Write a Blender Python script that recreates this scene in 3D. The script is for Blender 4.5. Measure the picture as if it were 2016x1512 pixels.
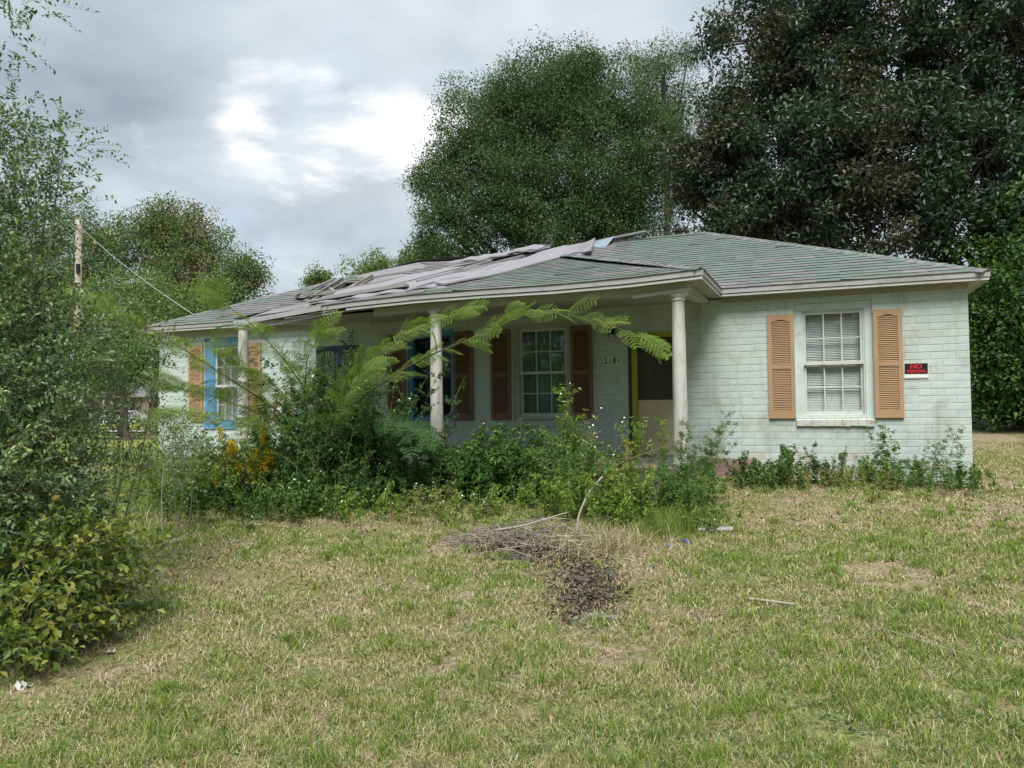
import bpy, math, random
import numpy as np
from mathutils import Matrix, Vector

# ---------------------------------------------------------------- camera, sky, sun, exposure
SC = bpy.context.scene
for o in list(bpy.data.objects):
    bpy.data.objects.remove(o)
COL = SC.collection
cam_data = bpy.data.cameras.new('camera')
cam_data.sensor_fit = 'HORIZONTAL'
cam_data.sensor_width = 36.0
cam_data.lens = 36.0 * 1481.67 / 2016.0
cam_data.clip_start = 0.05
cam_data.clip_end = 2000.0
cam = bpy.data.objects.new('camera', cam_data)
COL.objects.link(cam)
def _cam_axes(yaw, pitch, roll):
    cy, sy = math.cos(yaw), math.sin(yaw)
    f = Vector((-sy*math.cos(pitch), cy*math.cos(pitch), math.sin(pitch)))
    r = Vector((cy, sy, 0)); u = r.cross(f)
    return (math.cos(roll)*r + math.sin(roll)*u, -math.sin(roll)*r + math.cos(roll)*u, f)
_r, _u, _f = _cam_axes(0.3786, 0.0292, -0.0124)
CAM = Vector((-1.929, -11.322, 1.098))
cam.matrix_world = Matrix(((_r.x, _u.x, -_f.x, CAM.x), (_r.y, _u.y, -_f.y, CAM.y), (_r.z, _u.z, -_f.z, CAM.z), (0, 0, 0, 1)))
SC.camera = cam

SUN_ELEV, SUN_AZ = math.radians(60), math.radians(18)      # sun high in front of the facade; azimuth from -Y towards -X
def build_world():
    w = bpy.data.worlds.new('World'); SC.world = w; w.use_nodes = True
    nt = w.node_tree; N = nt.nodes; L = nt.links; N.clear()
    out = N.new('ShaderNodeOutputWorld'); bg = N.new('ShaderNodeBackground')
    bg.inputs['Strength'].default_value = 0.1
    L.new(bg.outputs[0], out.inputs[0])
    sky = N.new('ShaderNodeTexSky'); sky.sky_type = 'NISHITA'; sky.sun_disc = False
    sky.sun_elevation = SUN_ELEV; sky.sun_rotation = math.pi - SUN_AZ; sky.air_density = 1.0; sky.dust_density = 2.0
    tc = N.new('ShaderNodeTexCoord')
    sep = N.new('ShaderNodeSeparateXYZ'); L.new(tc.outputs['Generated'], sep.inputs[0])
    def math_(op, a, b=None):
        n = N.new('ShaderNodeMath'); n.operation = op
        for i, v in enumerate((a, b)):
            if v is None: continue
            if isinstance(v, (int, float)): n.inputs[i].default_value = v
            else: L.new(v, n.inputs[i])
        return n.outputs[0]
    zc = math_('ADD', math_('MAXIMUM', sep.outputs[2], 0.0), 0.22)
    comb = N.new('ShaderNodeCombineXYZ')
    L.new(math_('DIVIDE', sep.outputs[0], zc), comb.inputs[0]); L.new(math_('DIVIDE', sep.outputs[1], zc), comb.inputs[1])
    def noise(scale, detail, rough, dist, off=0.0):
        n = N.new('ShaderNodeTexNoise'); n.inputs['Scale'].default_value = scale; n.inputs['Detail'].default_value = detail
        n.inputs['Roughness'].default_value = rough; n.inputs['Distortion'].default_value = dist
        m = N.new('ShaderNodeMapping'); m.inputs['Location'].default_value = (off, off*0.7, 0)
        L.new(comb.outputs[0], m.inputs[0]); L.new(m.outputs[0], n.inputs['Vector'])
        return n.outputs['Fac']
    big = noise(1.7, 9, 0.52, 0.35, 3.1)
    ramp = N.new('ShaderNodeValToRGB'); e = ramp.color_ramp.elements
    e[0].position = 0.33; e[0].color = (0.42, 0.52, 0.62, 1)
    e[1].position = 0.66; e[1].color = (0.88, 0.99, 1.08, 1)
    m_ = ramp.color_ramp.elements.new(0.5); m_.color = (0.66, 0.775, 0.875, 1)
    L.new(big, ramp.inputs[0])
    sc_ = N.new('ShaderNodeVectorMath'); sc_.operation = 'SCALE'; sc_.inputs['Scale'].default_value = 2.0
    L.new(ramp.outputs[0], sc_.inputs[0])
    # a little open sky between the clouds
    thin = noise(1.1, 5, 0.5, 0.3, 9.4)
    tr = N.new('ShaderNodeMapRange'); tr.inputs['From Min'].default_value = 0.55; tr.inputs['From Max'].default_value = 0.8
    tr.inputs['To Max'].default_value = 0.35
    L.new(thin, tr.inputs['Value'])
    mix = N.new('ShaderNodeMix'); mix.data_type = 'RGBA'
    L.new(tr.outputs[0], mix.inputs['Factor']); L.new(sc_.outputs[0], mix.inputs['A']); L.new(sky.outputs[0], mix.inputs['B'])
    # ragged bright breaks in the cloud where the photograph shows them
    ragged = noise(2.6, 10, 0.55, 0.25, 5.7)
    total = None
    for d, c0, c1, gain in (((-0.585, 0.737, 0.338), 0.9935, .9998, .75), ((-0.538, 0.773, 0.337), .9935, .9998, .9), ((-0.484, 0.803, 0.348), .9935, .9998, 1.0), ((-0.446, 0.832, 0.33), .9940, .9998, 1.0), ((-0.455, 0.803, 0.385), .9965, .9998, .7)):
        v = Vector(d).normalized()
        dp = N.new('ShaderNodeVectorMath'); dp.operation = 'DOT_PRODUCT'; dp.inputs[1].default_value = v
        nrm = N.new('ShaderNodeVectorMath'); nrm.operation = 'NORMALIZE'; L.new(tc.outputs['Generated'], nrm.inputs[0])
        L.new(nrm.outputs[0], dp.inputs[0])
        mr = N.new('ShaderNodeMapRange'); mr.interpolation_type = 'SMOOTHSTEP'
        mr.inputs['From Min'].default_value = c0; mr.inputs['From Max'].default_value = c1; mr.inputs['To Max'].default_value = gain
        L.new(dp.outputs['Value'], mr.inputs['Value'])
        total = mr.outputs[0] if total is None else math_('MAXIMUM', total, mr.outputs[0])
    v = Vector((-0.40, 0.83, 0.40)).normalized(); dp = N.new('ShaderNodeVectorMath'); dp.operation = 'DOT_PRODUCT'; dp.inputs[1].default_value = v
    L.new(nrm.outputs[0], dp.inputs[0]); mr = N.new('ShaderNodeMapRange'); mr.interpolation_type = 'SMOOTHSTEP'
    mr.inputs['From Min'].default_value = .90; mr.inputs['From Max'].default_value = .998; L.new(dp.outputs['Value'], mr.inputs['Value']); glow = mr.outputs[0]
    br = math_('SUBTRACT', math_('ADD', math_('MULTIPLY', total, .27), ragged), .645)
    mr2 = N.new('ShaderNodeMapRange'); mr2.interpolation_type = 'SMOOTHSTEP'
    mr2.inputs['From Min'].default_value = 0.0; mr2.inputs['From Max'].default_value = 0.20; mr2.inputs['To Max'].default_value = 1
    L.new(br, mr2.inputs['Value'])
    gl = math_('MULTIPLY', math_('MAXIMUM', mr2.outputs[0], 0.0), 1.0)
    halo = math_('MULTIPLY', math_('ADD', math_('MULTIPLY', glow, 1.0), total), 0.13)
    mix2 = N.new('ShaderNodeMix'); mix2.data_type = 'RGBA'
    L.new(math_('MINIMUM', math_('ADD', gl, halo), 1.0), mix2.inputs['Factor'])
    L.new(mix.outputs['Result'], mix2.inputs['A']); mix2.inputs['B'].default_value = (3.1, 3.13, 3.17, 1)
    L.new(mix2.outputs['Result'], bg.inputs['Color'])
    w.cycles.sampling_method = 'MANUAL'; w.cycles.sample_map_resolution = 512
build_world()

sun_data = bpy.data.lights.new('sun', 'SUN'); sun_data.energy = 1.5; sun_data.angle = math.radians(34); sun_data.color = (1.0, 0.965, 0.91)
sun = bpy.data.objects.new('sun', sun_data); COL.objects.link(sun)
_to = Vector((math.sin(SUN_AZ)*math.cos(SUN_ELEV), -math.cos(SUN_AZ)*math.cos(SUN_ELEV), math.sin(SUN_ELEV)))   # towards the sun
sun.rotation_euler = _to.to_track_quat('Z', 'Y').to_euler()
sun.location = (0, -20, 30)

vs = SC.view_settings
vs.view_transform = 'Standard'; vs.look = 'None'; vs.gamma = 1.0; vs.use_curve_mapping = False
vs.exposure = 1.98
SC.cycles.max_bounces = 6; SC.cycles.diffuse_bounces = 3; SC.cycles.glossy_bounces = 2
SC.cycles.transmission_bounces = 3; SC.cycles.transparent_max_bounces = 8
SC.cycles.use_denoising = True
SC.cycles.caustics_reflective = False; SC.cycles.caustics_refractive = False
RNG = np.random.default_rng(11)
random.seed(7)

# ---------------------------------------------------------------- helpers
def tag(o, label, cat, group=None):
    o['label'] = label; o['category'] = cat
    if group: o['group'] = group
    return o
def empty(name, loc=(0, 0, 0), parent=None):
    o = bpy.data.objects.new(name, None); COL.objects.link(o); o.location = loc; o.empty_display_size = 0.1
    if parent: o.parent = parent
    return o
def thing(name, label, cat, loc=(0, 0, 0), group=None):
    return tag(empty(name, loc), label, cat, group)

class G:
    """collects verts and faces, builds ONE mesh object"""
    def __init__(s): s.v = []; s.n = 0; s.f = []
    def add(s, v, f, m=0):
        v = np.asarray(v, float).reshape(-1, 3); f = np.asarray(f, int)
        if len(v) == 0 or len(f) == 0: return
        s.v.append(v); s.f.append((f + s.n, m)); s.n += len(v)
    def box(s, x0, x1, y0, y1, z0, z1, m=0):
        v = [(x, y, z) for x in (x0, x1) for y in (y0, y1) for z in (z0, z1)]
        s.add(v, [(0, 1, 3, 2), (4, 6, 7, 5), (0, 4, 5, 1), (2, 3, 7, 6), (0, 2, 6, 4), (1, 5, 7, 3)], m)
    def hull(s, pts8, m=0):   # 8 points ordered like box()
        s.add(pts8, [(0, 1, 3, 2), (4, 6, 7, 5), (0, 4, 5, 1), (2, 3, 7, 6), (0, 2, 6, 4), (1, 5, 7, 3)], m)
    def beam(s, a, b, w, h, m=0, up=(0, 0, 1), taper=1.0):
        a = Vector(a); b = Vector(b); d = (b - a).normalized(); r = d.cross(Vector(up)).normalized(); u = r.cross(d)
        p = []
        for q, t in ((a, 1.0), (b, taper)):
            for i in (-1, 1):
                for k in (-1, 1): p.append(q + r*(i*w/2*t) + u*(k*h/2*t))
        s.hull([tuple(x) for x in p], m)
    def tube(s, pts, radii, sides=5, m=0, cap=False):
        pts = np.asarray(pts, float); n = len(pts)
        radii = np.broadcast_to(np.asarray(radii, float), (n,))
        d = np.gradient(pts, axis=0); d /= np.linalg.norm(d, axis=1)[:, None] + 1e-9
        ref = np.array([0.31, 0.17, 0.93]) if abs(d[0][2]) < 0.8 else np.array([0.93, 0.31, 0.17])
        a = np.cross(d, ref); a /= np.linalg.norm(a, axis=1)[:, None] + 1e-9
        b = np.cross(d, a)
        th = np.arange(sides)*2*math.pi/sides
        v = pts[:, None] + radii[:, None, None]*(np.cos(th)[None, :, None]*a[:, None] + np.sin(th)[None, :, None]*b[:, None])
        i = np.arange(n-1)[:, None]*sides; j = np.arange(sides)[None]
        k = (np.arange(sides)+1) % sides
        f = np.stack([i+j, i+k[None], i+sides+k[None], i+sides+j], -1).reshape(-1, 4)
        base = s.n
        s.add(v.reshape(-1, 3), f, m)
        if cap:
            c = np.array([pts[0], pts[-1]]); ff = [(sides*n, k[q], q) for q in range(sides)] + [(sides*n+1, (n-1)*sides+q, (n-1)*sides+k[q]) for q in range(sides)]
            s.v.append(c); s.f.append((np.array(ff)+base, m)); s.n += 2
    def lathe(s, prof, center=(0, 0, 0), sides=24, m=0):
        prof = np.asarray(prof, float); th = np.arange(sides)*2*math.pi/sides; n = len(prof)
        v = np.stack([prof[:, 0, None]*np.cos(th), prof[:, 0, None]*np.sin(th), np.repeat(prof[:, 1, None], sides, 1)], -1).reshape(-1, 3) + np.asarray(center)
        i = np.arange(n-1)[:, None]*sides; j = np.arange(sides)[None]; k = ((np.arange(sides)+1) % sides)[None]
        s.add(v, np.stack([i+j, i+k, i+sides+k, i+sides+j], -1).reshape(-1, 4), m)
    def leaves(s, pos, axis, L, W, fold=0.15, droop=0.15, m=0, up=None):
        pos = np.asarray(pos, float); n = len(pos)
        if n == 0: return
        axis = np.asarray(axis, float); axis = axis/(np.linalg.norm(axis, axis=1)[:, None]+1e-9)
        L = np.broadcast_to(L, (n,))[:, None]; W = np.broadcast_to(W, (n,))[:, None]
        ref = RNG.normal(size=(n, 3))*0.55 + np.array([0, 0, 1.0]) if up is None else up
        sd = np.cross(axis, ref); sd /= np.linalg.norm(sd, axis=1)[:, None]+1e-9
        nn = np.cross(sd, axis)
        z = np.array([0, 0, 1.0])
        v = np.stack([pos, pos+axis*L*.45+sd*W/2+nn*W*fold, pos+axis*L-z*L*droop, pos+axis*L*.45-sd*W/2+nn*W*fold], 1).reshape(-1, 3)
        s.add(v, np.arange(4*n).reshape(n, 4), m)
    def build(s, name, mats, parent=None, smooth=False):
        me = bpy.data.meshes.new(name)
        V = np.concatenate(s.v) if s.v else np.zeros((0, 3))
        me.vertices.add(len(V)); me.vertices.foreach_set('co', V.astype(np.float32).ravel())
        nl = sum(f.size for f, _ in s.f); npoly = sum(len(f) for f, _ in s.f)
        me.loops.add(nl); me.polygons.add(npoly)
        me.loops.foreach_set('vertex_index', np.concatenate([f.ravel() for f, _ in s.f]).astype(np.int32))
        tot = np.concatenate([np.full(len(f), f.shape[1]) for f, _ in s.f]).astype(np.int32)
        st = np.concatenate([[0], np.cumsum(tot)[:-1]]).astype(np.int32)
        me.polygons.foreach_set('loop_start', st)
        try: me.polygons.foreach_set('loop_total', tot)
        except Exception: pass
        if not isinstance(mats, (list, tuple)): mats = [mats]
        for mt in mats: me.materials.append(mt)
        if len(mats) > 1:
            me.polygons.foreach_set('material_index', np.concatenate([np.full(len(f), m) for f, m in s.f]).astype(np.int32))
        me.polygons.foreach_set('use_smooth', np.full(npoly, bool(smooth)))
        me.update(calc_edges=True)
        o = bpy.data.objects.new(name, me); COL.objects.link(o)
        if parent is not None:
            o.parent = parent
            w = Vector((0, 0, 0)); p = parent
            while p is not None: w += p.location; p = p.parent
            o.location = -w      # geometry is given in world coordinates
        return o
def part(name, g, mats, parent, smooth=False, label=None, kind=None):
    o = g.build(name, mats, parent, smooth)
    if label: o['label'] = label
    if kind: o['kind'] = kind
    return o
def unit(v): v = np.asarray(v, float); return v/(np.linalg.norm(v)+1e-9)
def sm(t): t = np.clip(t, 0, 1); return t*t*(3-2*t)
_grid = np.random.default_rng(5).random((64, 64))
def vnoise(x, y, s):
    x = np.asarray(x, float)/s+100.3; y = np.asarray(y, float)/s+100.7
    xi = np.floor(x).astype(int); yi = np.floor(y).astype(int); fx = sm(x-xi); fy = sm(y-yi)
    g = lambda a, b: _grid[a % 64, b % 64]
    return (g(xi, yi)*(1-fx)+g(xi+1, yi)*fx)*(1-fy)+(g(xi, yi+1)*(1-fx)+g(xi+1, yi+1)*fx)*fy
def noise3(p, s, seed=0):
    q = p/s; r = np.random.default_rng(seed+1); out = 0
    for k in range(5):
        w = r.normal(size=3)*1.5; out = out+np.sin(q@w+r.random()*6.3+1.7*np.sin(q@r.normal(size=3)+r.random()*6))
    return out/5
def gz(x, y):
    x = np.asarray(x, float); y = np.asarray(y, float)
    z = -0.44*np.clip((-y-0.3)/9.5, 0, 1.4)
    z = z+0.62*sm((y-1)/18)*sm((x+8)/8)-0.3*sm((y-10)/30)*sm((-x-12)/10)
    return z
def gz2(x, y):   # with the small bumps of the yard
    return gz(x, y)+(vnoise(x, y, 1.1)-.5)*0.05+(vnoise(x, y, .35)-.5)*0.018

# ---------------------------------------------------------------- materials
def new_mat(name):
    m = bpy.data.materials.new(name); m.use_nodes = True
    nt = m.node_tree; b = nt.nodes['Principled BSDF']
    return m, nt, b
def ramp_node(nt, stops):
    r = nt.nodes.new('ShaderNodeValToRGB'); el = r.color_ramp.elements
    while len(el) > 1: el.remove(el[-1])
    el[0].position = stops[0][0]; el[0].color = (*stops[0][1], 1)
    for p, c in stops[1:]:
        e = el.new(p); e.color = (*c, 1)
    return r
def obj_noise(nt, scale, detail=5, rough=.55, stretch=None, dist=0.0):
    tc = nt.nodes.new('ShaderNodeTexCoord'); n = nt.nodes.new('ShaderNodeTexNoise')
    n.inputs['Scale'].default_value = scale; n.inputs['Detail'].default_value = detail; n.inputs['Roughness'].default_value = rough
    n.inputs['Distortion'].default_value = dist
    gm = nt.nodes.new('ShaderNodeNewGeometry')
    mp = nt.nodes.new('ShaderNodeMapping')
    if stretch: mp.inputs['Scale'].default_value = stretch
    nt.links.new(gm.outputs['Position'], mp.inputs[0]); nt.links.new(mp.outputs[0], n.inputs['Vector'])
    return n.outputs['Fac']
def bump(nt, b, h, strength=.3, dist=.01):
    bn = nt.nodes.new('ShaderNodeBump'); bn.inputs['Strength'].default_value = strength; bn.inputs['Distance'].default_value = dist
    nt.links.new(h, bn.inputs['Height']); nt.links.new(bn.outputs[0], b.inputs['Normal'])
def mixc(nt, fac, a, c, mode='MIX'):
    m = nt.nodes.new('ShaderNodeMix'); m.data_type = 'RGBA'; m.blend_type = mode
    for s_, v in (('Factor', fac), ('A', a), ('B', c)):
        if isinstance(v, tuple): m.inputs[s_].default_value = (*v, 1)
        elif isinstance(v, (int, float)): m.inputs[s_].default_value = v
        else: nt.links.new(v, m.inputs[s_])
    return m.outputs['Result']
def painted(name, col, dirt=(.30, .27, .22), amount=.5, rough=.65, scale=6, stretch=None, bscale=60, bstr=.15, thr=(.52, .72), streak=0.0, var=(.88, 1.08)):
    m, nt, b = new_mat(name)
    f = obj_noise(nt, scale, 7, .65, stretch, .4)
    r = nt.nodes.new('ShaderNodeMapRange'); r.inputs['From Min'].default_value = thr[0]; r.inputs['From Max'].default_value = thr[1]; r.inputs['To Max'].default_value = amount
    nt.links.new(f, r.inputs['Value'])
    f2 = obj_noise(nt, scale*.35, 3, .5)
    v = mixc(nt, f2, tuple(c*var[0] for c in col), tuple(min(1, c*var[1]) for c in col))
    c = mixc(nt, r.outputs[0], v, dirt)
    if streak:
        f3 = obj_noise(nt, 3.2, 5, .6, (2.2, 2.2, .22), .3); r3 = nt.nodes.new('ShaderNodeMapRange'); r3.inputs['From Min'].default_value = .54; r3.inputs['From Max'].default_value = .74; r3.inputs['To Max'].default_value = streak
        nt.links.new(f3, r3.inputs['Value']); c = mixc(nt, r3.outputs[0], c, dirt)
    nt.links.new(c, b.inputs['Base Color']); b.inputs['Roughness'].default_value = rough
    bump(nt, b, obj_noise(nt, bscale, 4, .6), bstr, .006)
    return m
def island_mat(name, stops, rough=.55, trans=0.0, spec=.4, extra_obj=False, noise_scale=None, back=None):
    """leaf or piece material: every separate piece of the mesh gets its own tone"""
    m, nt, b = new_mat(name)
    gm = nt.nodes.new('ShaderNodeNewGeometry'); v = gm.outputs['Random Per Island']
    if extra_obj:
        oi = nt.nodes.new('ShaderNodeObjectInfo'); a = nt.nodes.new('ShaderNodeMath'); a.operation = 'ADD'
        nt.links.new(v, a.inputs[0]); nt.links.new(oi.outputs['Random'], a.inputs[1])
        fr = nt.nodes.new('ShaderNodeMath'); fr.operation = 'FRACT'; nt.links.new(a.outputs[0], fr.inputs[0]); v = fr.outputs[0]
    r = ramp_node(nt, stops); nt.links.new(v, r.inputs[0]); c = r.outputs[0]
    if noise_scale:
        f = obj_noise(nt, noise_scale, 3, .5)
        dark = mixc(nt, 1.0, c, (.72, .74, .7), 'MULTIPLY'); lite = mixc(nt, 1.0, c, (1.25, 1.22, 1.1), 'MULTIPLY')
        mr = nt.nodes.new('ShaderNodeMapRange'); mr.inputs['From Min'].default_value = .35; mr.inputs['From Max'].default_value = .65
        nt.links.new(f, mr.inputs['Value']); c = mixc(nt, mr.outputs[0], dark, lite)
    if back is not None: c = mixc(nt, gm.outputs['Backfacing'], c, back)
    nt.links.new(c, b.inputs['Base Color']); b.inputs['Roughness'].default_value = rough
    b.inputs['Specular IOR Level'].default_value = spec
    if trans > 0:
        t = nt.nodes.new('ShaderNodeBsdfTranslucent'); tc_ = mixc(nt, 1.0, c, (1.3, 1.5, .7), 'MULTIPLY'); nt.links.new(tc_, t.inputs[0])
        mx = nt.nodes.new('ShaderNodeMixShader'); mx.inputs[0].default_value = trans
        out = nt.nodes['Material Output']
        nt.links.new(b.outputs[0], mx.inputs[1]); nt.links.new(t.outputs[0], mx.inputs[2]); nt.links.new(mx.outputs[0], out.inputs[0])
    return m
def plain(name, col, rough=.6, spec=.3, metal=0.0, var=.15, scale=20):
    m, nt, b = new_mat(name)
    f = obj_noise(nt, scale, 4, .6)
    c = mixc(nt, f, tuple(x*(1-var) for x in col), tuple(min(1, x*(1+var)) for x in col))
    nt.links.new(c, b.inputs['Base Color']); b.inputs['Roughness'].default_value = rough; b.inputs['Metallic'].default_value = metal
    b.inputs['Specular IOR Level'].default_value = spec
    return m
def glass(name, tint=(.8, .85, .85), refl=.12):
    m, nt, b = new_mat(name); nt.nodes.remove(b)
    tr = nt.nodes.new('ShaderNodeBsdfTransparent'); tr.inputs[0].default_value = (*tint, 1)
    gl = nt.nodes.new('ShaderNodeBsdfGlossy'); gl.inputs['Roughness'].default_value = .03
    lw = nt.nodes.new('ShaderNodeFresnel'); lw.inputs['IOR'].default_value = 1.6
    a = nt.nodes.new('ShaderNodeMath'); a.operation = 'ADD'; a.inputs[1].default_value = refl; a.use_clamp = True
    nt.links.new(lw.outputs[0], a.inputs[0])
    gb = nt.nodes.new('ShaderNodeNewGeometry'); iv = nt.nodes.new('ShaderNodeMath'); iv.operation = 'SUBTRACT'; iv.inputs[0].default_value = 1; nt.links.new(gb.outputs['Backfacing'], iv.inputs[1])
    mu = nt.nodes.new('ShaderNodeMath'); mu.operation = 'MULTIPLY'; nt.links.new(a.outputs[0], mu.inputs[0]); nt.links.new(iv.outputs[0], mu.inputs[1]); a = mu
    mx = nt.nodes.new('ShaderNodeMixShader'); nt.links.new(a.outputs[0], mx.inputs[0]); nt.links.new(tr.outputs[0], mx.inputs[1]); nt.links.new(gl.outputs[0], mx.inputs[2])
    nt.links.new(mx.outputs[0], nt.nodes['Material Output'].inputs[0])
    return m

M = {}
M['mint'] = painted('mint_painted_brick', (.505, .578, .558), (.32, .32, .25), .65, .62, 2.2, None, 45, .35, (.50, .70), .6)
M['mortar'] = painted('mint_painted_mortar', (.475, .545, .525), (.29, .29, .23), .5, .75, 2.2)
M['bare_brick'] = painted('unpainted_pinkish_brick', (.30, .185, .165), (.14, .10, .09), .6, .85, 5)
M['stained_brick'] = painted('weather_stained_painted_brick', (.50, .49, .43), (.24, .20, .16), .7, .8, 4)
M['white'] = painted('white_trim_paint', (.55, .56, .54), (.33, .31, .24), .55, .55, 5, (1, 1, 1))
M['mintwhite'] = painted('pale_mint_window_trim', (.55, .63, .60), (.30, .31, .26), .5, .6, 5)
M['column'] = painted('weathered_white_column_paint', (.53, .525, .49), (.27, .24, .18), .75, .6, 5, (3, 3, .5), 40, .2, (.46, .7))
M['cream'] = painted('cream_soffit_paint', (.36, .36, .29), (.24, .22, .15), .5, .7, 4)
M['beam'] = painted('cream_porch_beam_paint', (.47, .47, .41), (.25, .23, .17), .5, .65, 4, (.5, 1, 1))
M['fascia'] = painted('greying_white_fascia_paint', (.36, .36, .37), (.19, .18, .17), .65, .65, 5, (.5, 1, 1))
M['tan'] = painted('tan_shutter_paint', (.42, .262, .138), (.30, .22, .15), .8, .7, 6, (1, 1, .4), 80, .1, (.48, .72), .5, (.74, 1.16))
M['brown'] = painted('unfaded_brown_shutter_paint', (.185, .10, .058), (.11, .07, .05), .5, .6, 6, (1, 1, .4), 80, .1)
M['blue'] = painted('bright_blue_window_paint', (.095, .29, .56), (.19, .33, .44), .35, .5, 7)
M['darkblue'] = painted('dark_blue_window_paint', (.02, .05, .12), (.03, .05, .07), .4, .5, 7)
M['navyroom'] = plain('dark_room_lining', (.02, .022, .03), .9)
M['sillbrick'] = painted('rough_painted_sill', (.47, .50, .44), (.22, .20, .15), .7, .85, 9, None, 50, .6)
M['greyframe'] = painted('grey_green_window_paint', (.42, .43, .42), (.22, .22, .19), .5, .6, 7)
M['yellow'] = painted('yellow_green_door_casing', (.33, .33, .045), (.22, .20, .05), .5, .5, 8)
M['plywood'] = painted('bare_plywood', (.58, .50, .33), (.36, .28, .17), .5, .7, 5, (3, 3, .4))
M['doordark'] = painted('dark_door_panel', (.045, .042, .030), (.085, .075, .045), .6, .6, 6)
M['concrete'] = painted('porch_concrete', (.13, .125, .11), (.06, .055, .045), .6, .85, 3)
M['deck'] = painted('weathered_roof_underlayment', (.20, .195, .21), (.10, .095, .095), .6, .8, 2.4, (.6, 2.5, 2.5), 30, .3)
M['sheet'] = painted('pale_weathered_roof_sheet', (.235, .228, .25), (.14, .135, .14), .6, .75, 3, (.6, 3, 3), 30, .3)
M['board'] = painted('weathered_grey_board', (.26, .25, .245), (.13, .12, .115), .6, .8, 5, (.4, 3, 3), 60, .3)
M['oldwood'] = painted('old_bare_rafter_wood', (.19, .165, .145), (.08, .07, .06), .6, .85, 6, (.4, 3, 3))
M['glass'] = glass('window_glass', (.97, .98, .98), .03)
M['glassdark'] = glass('porch_window_glass', (.93, .96, .95), .03)
M['blind'] = plain('white_blind_slats', (.74, .76, .75), .5)
M['curtain'] = plain('teal_curtain_cloth', (.16, .27, .24), .9, var=.2, scale=4)
M['black'] = plain('black_paint', (.012, .012, .013), .5)
M['red'] = plain('red_print', (.62, .02, .03), .5, var=.08)
M['signwhite'] = plain('white_print', (.78, .78, .80), .5, var=.05)
M['lampmetal'] = plain('black_lamp_metal', (.02, .02, .02), .4)
M['lampglass'] = plain('frosted_lamp_glass', (.42, .42, .45), .35)
M['plaque'] = plain('pale_number_tile', (.70, .70, .64), .5)
M['shingle'] = island_mat('green_asphalt_shingle', [(0, (0.109, 0.143, 0.128)), (.4, (0.126, 0.161, 0.144)), (.78, (0.141, 0.176, 0.160)), (.90, (0.139, 0.160, 0.148)), (.95, (0.147, 0.146, 0.143)), (1, (0.151, 0.148, 0.148))], .9, 0, .2, True, None)
M['shingle_grey'] = island_mat('faded_grey_shingle', [(0, (0.132, 0.132, 0.134)), (.5, (0.167, 0.163, 0.165)), (1, (0.202, 0.194, 0.195))], .9, 0, .2, True, None)
M['bark'] = painted('tree_bark', (.085, .068, .055), (.035, .03, .024), .7, .9, 6, (3, 3, .6), 25, .6)
M['paletwig'] = plain('pale_grey_twig', (.30, .27, .22), .85)
M['brownstem'] = plain('brown_green_stem', (.13, .105, .05), .8)
M['greenstem'] = plain('green_weed_stem', (.15, .20, .06), .7)
M['pole'] = painted('weathered_pole_wood', (.34, .29, .24), (.17, .14, .11), .6, .85, 5, (4, 4, .4))
M['wire'] = plain('wire', (.35, .35, .35), .5)

# crown and clump positions (x, y, z, radius in metres)
MAGNOLIA = [ (-3.32,11.48,11.69,1.70), (-1.65,12.12,12.26,2.40), (0.97,13.17,12.22,2.60), (3.07,12.95,11.40,2.50), (4.74,13.67,9.82,2.80), (-4.14,11.23,9.17,1.50), (-2.27,11.96,9.59,2.20), (-0.06,12.84,9.71,2.30), (2.05,13.16,8.91,2.30), (3.63,13.31,7.29,2.20), (-4.58,11.65,7.54,1.40), (-2.90,12.33,7.21,1.70), (-0.81,12.63,7.05,1.80), (1.18,12.90,6.45,1.80), (2.82,12.50,5.35,1.70), (-1.32,12.17,14.92,2.60), (1.86,13.43,15.18,2.80), (4.29,13.39,13.09,2.60), (-3.91,11.96,6.01,1.20), (-1.80,12.81,5.68,1.30) ]
OAK = [ (-13.90,12.72,9.67,1.10), (-12.69,13.16,10.93,1.80), (-10.55,13.98,11.82,2.00), (-8.43,14.82,11.97,1.80), (-7.11,15.39,10.49,1.70), (-13.96,12.21,7.91,1.00), (-11.87,13.02,8.78,2.20), (-9.36,14.00,9.28,2.40), (-7.49,15.31,8.31,1.60), (-13.40,12.46,7.01,1.20), (-10.90,12.92,6.87,1.70), (-8.74,14.31,7.30,1.70), (-14.35,12.02,9.08,0.70), (-11.64,13.54,12.19,1.20), (-9.59,14.33,12.90,1.20), (-14.47,12.58,6.77,0.90) ]
SPUR = [ (-7.22,19.51,15.12,1.10), (-7.64,19.39,13.77,1.40), (-6.34,19.85,15.32,0.80), (-6.78,19.75,13.13,1.40), (-7.99,19.20,15.23,0.70) ]
POLETREE = [ (-44.35,22.04,12.83,1.60), (-43.22,21.50,10.09,2.40), (-42.47,22.83,11.53,2.00), (-44.69,20.95,8.87,2.40), (-42.40,21.89,7.91,2.20) ]
FARTREE = [ (-38.13,23.46,11.88,2.20), (-35.66,23.40,11.02,2.00), (-40.03,22.74,10.98,2.00), (-33.30,23.32,9.00,1.70), (-32.32,23.70,9.43,1.10), (-36.21,22.18,8.44,2.60), (-33.29,22.30,7.38,1.80), (-39.13,23.05,12.52,1.30), (-37.10,23.85,12.80,1.10), (-31.93,23.89,8.39,0.80) ]
VINES = [ (-28.09,13.68,5.05,1.50), (-29.34,13.19,4.62,1.50), (-31.00,13.57,5.89,1.80), (-29.50,14.16,6.10,1.40), (-27.59,14.93,5.84,1.10), (-27.67,15.95,6.57,0.90) ]
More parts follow.
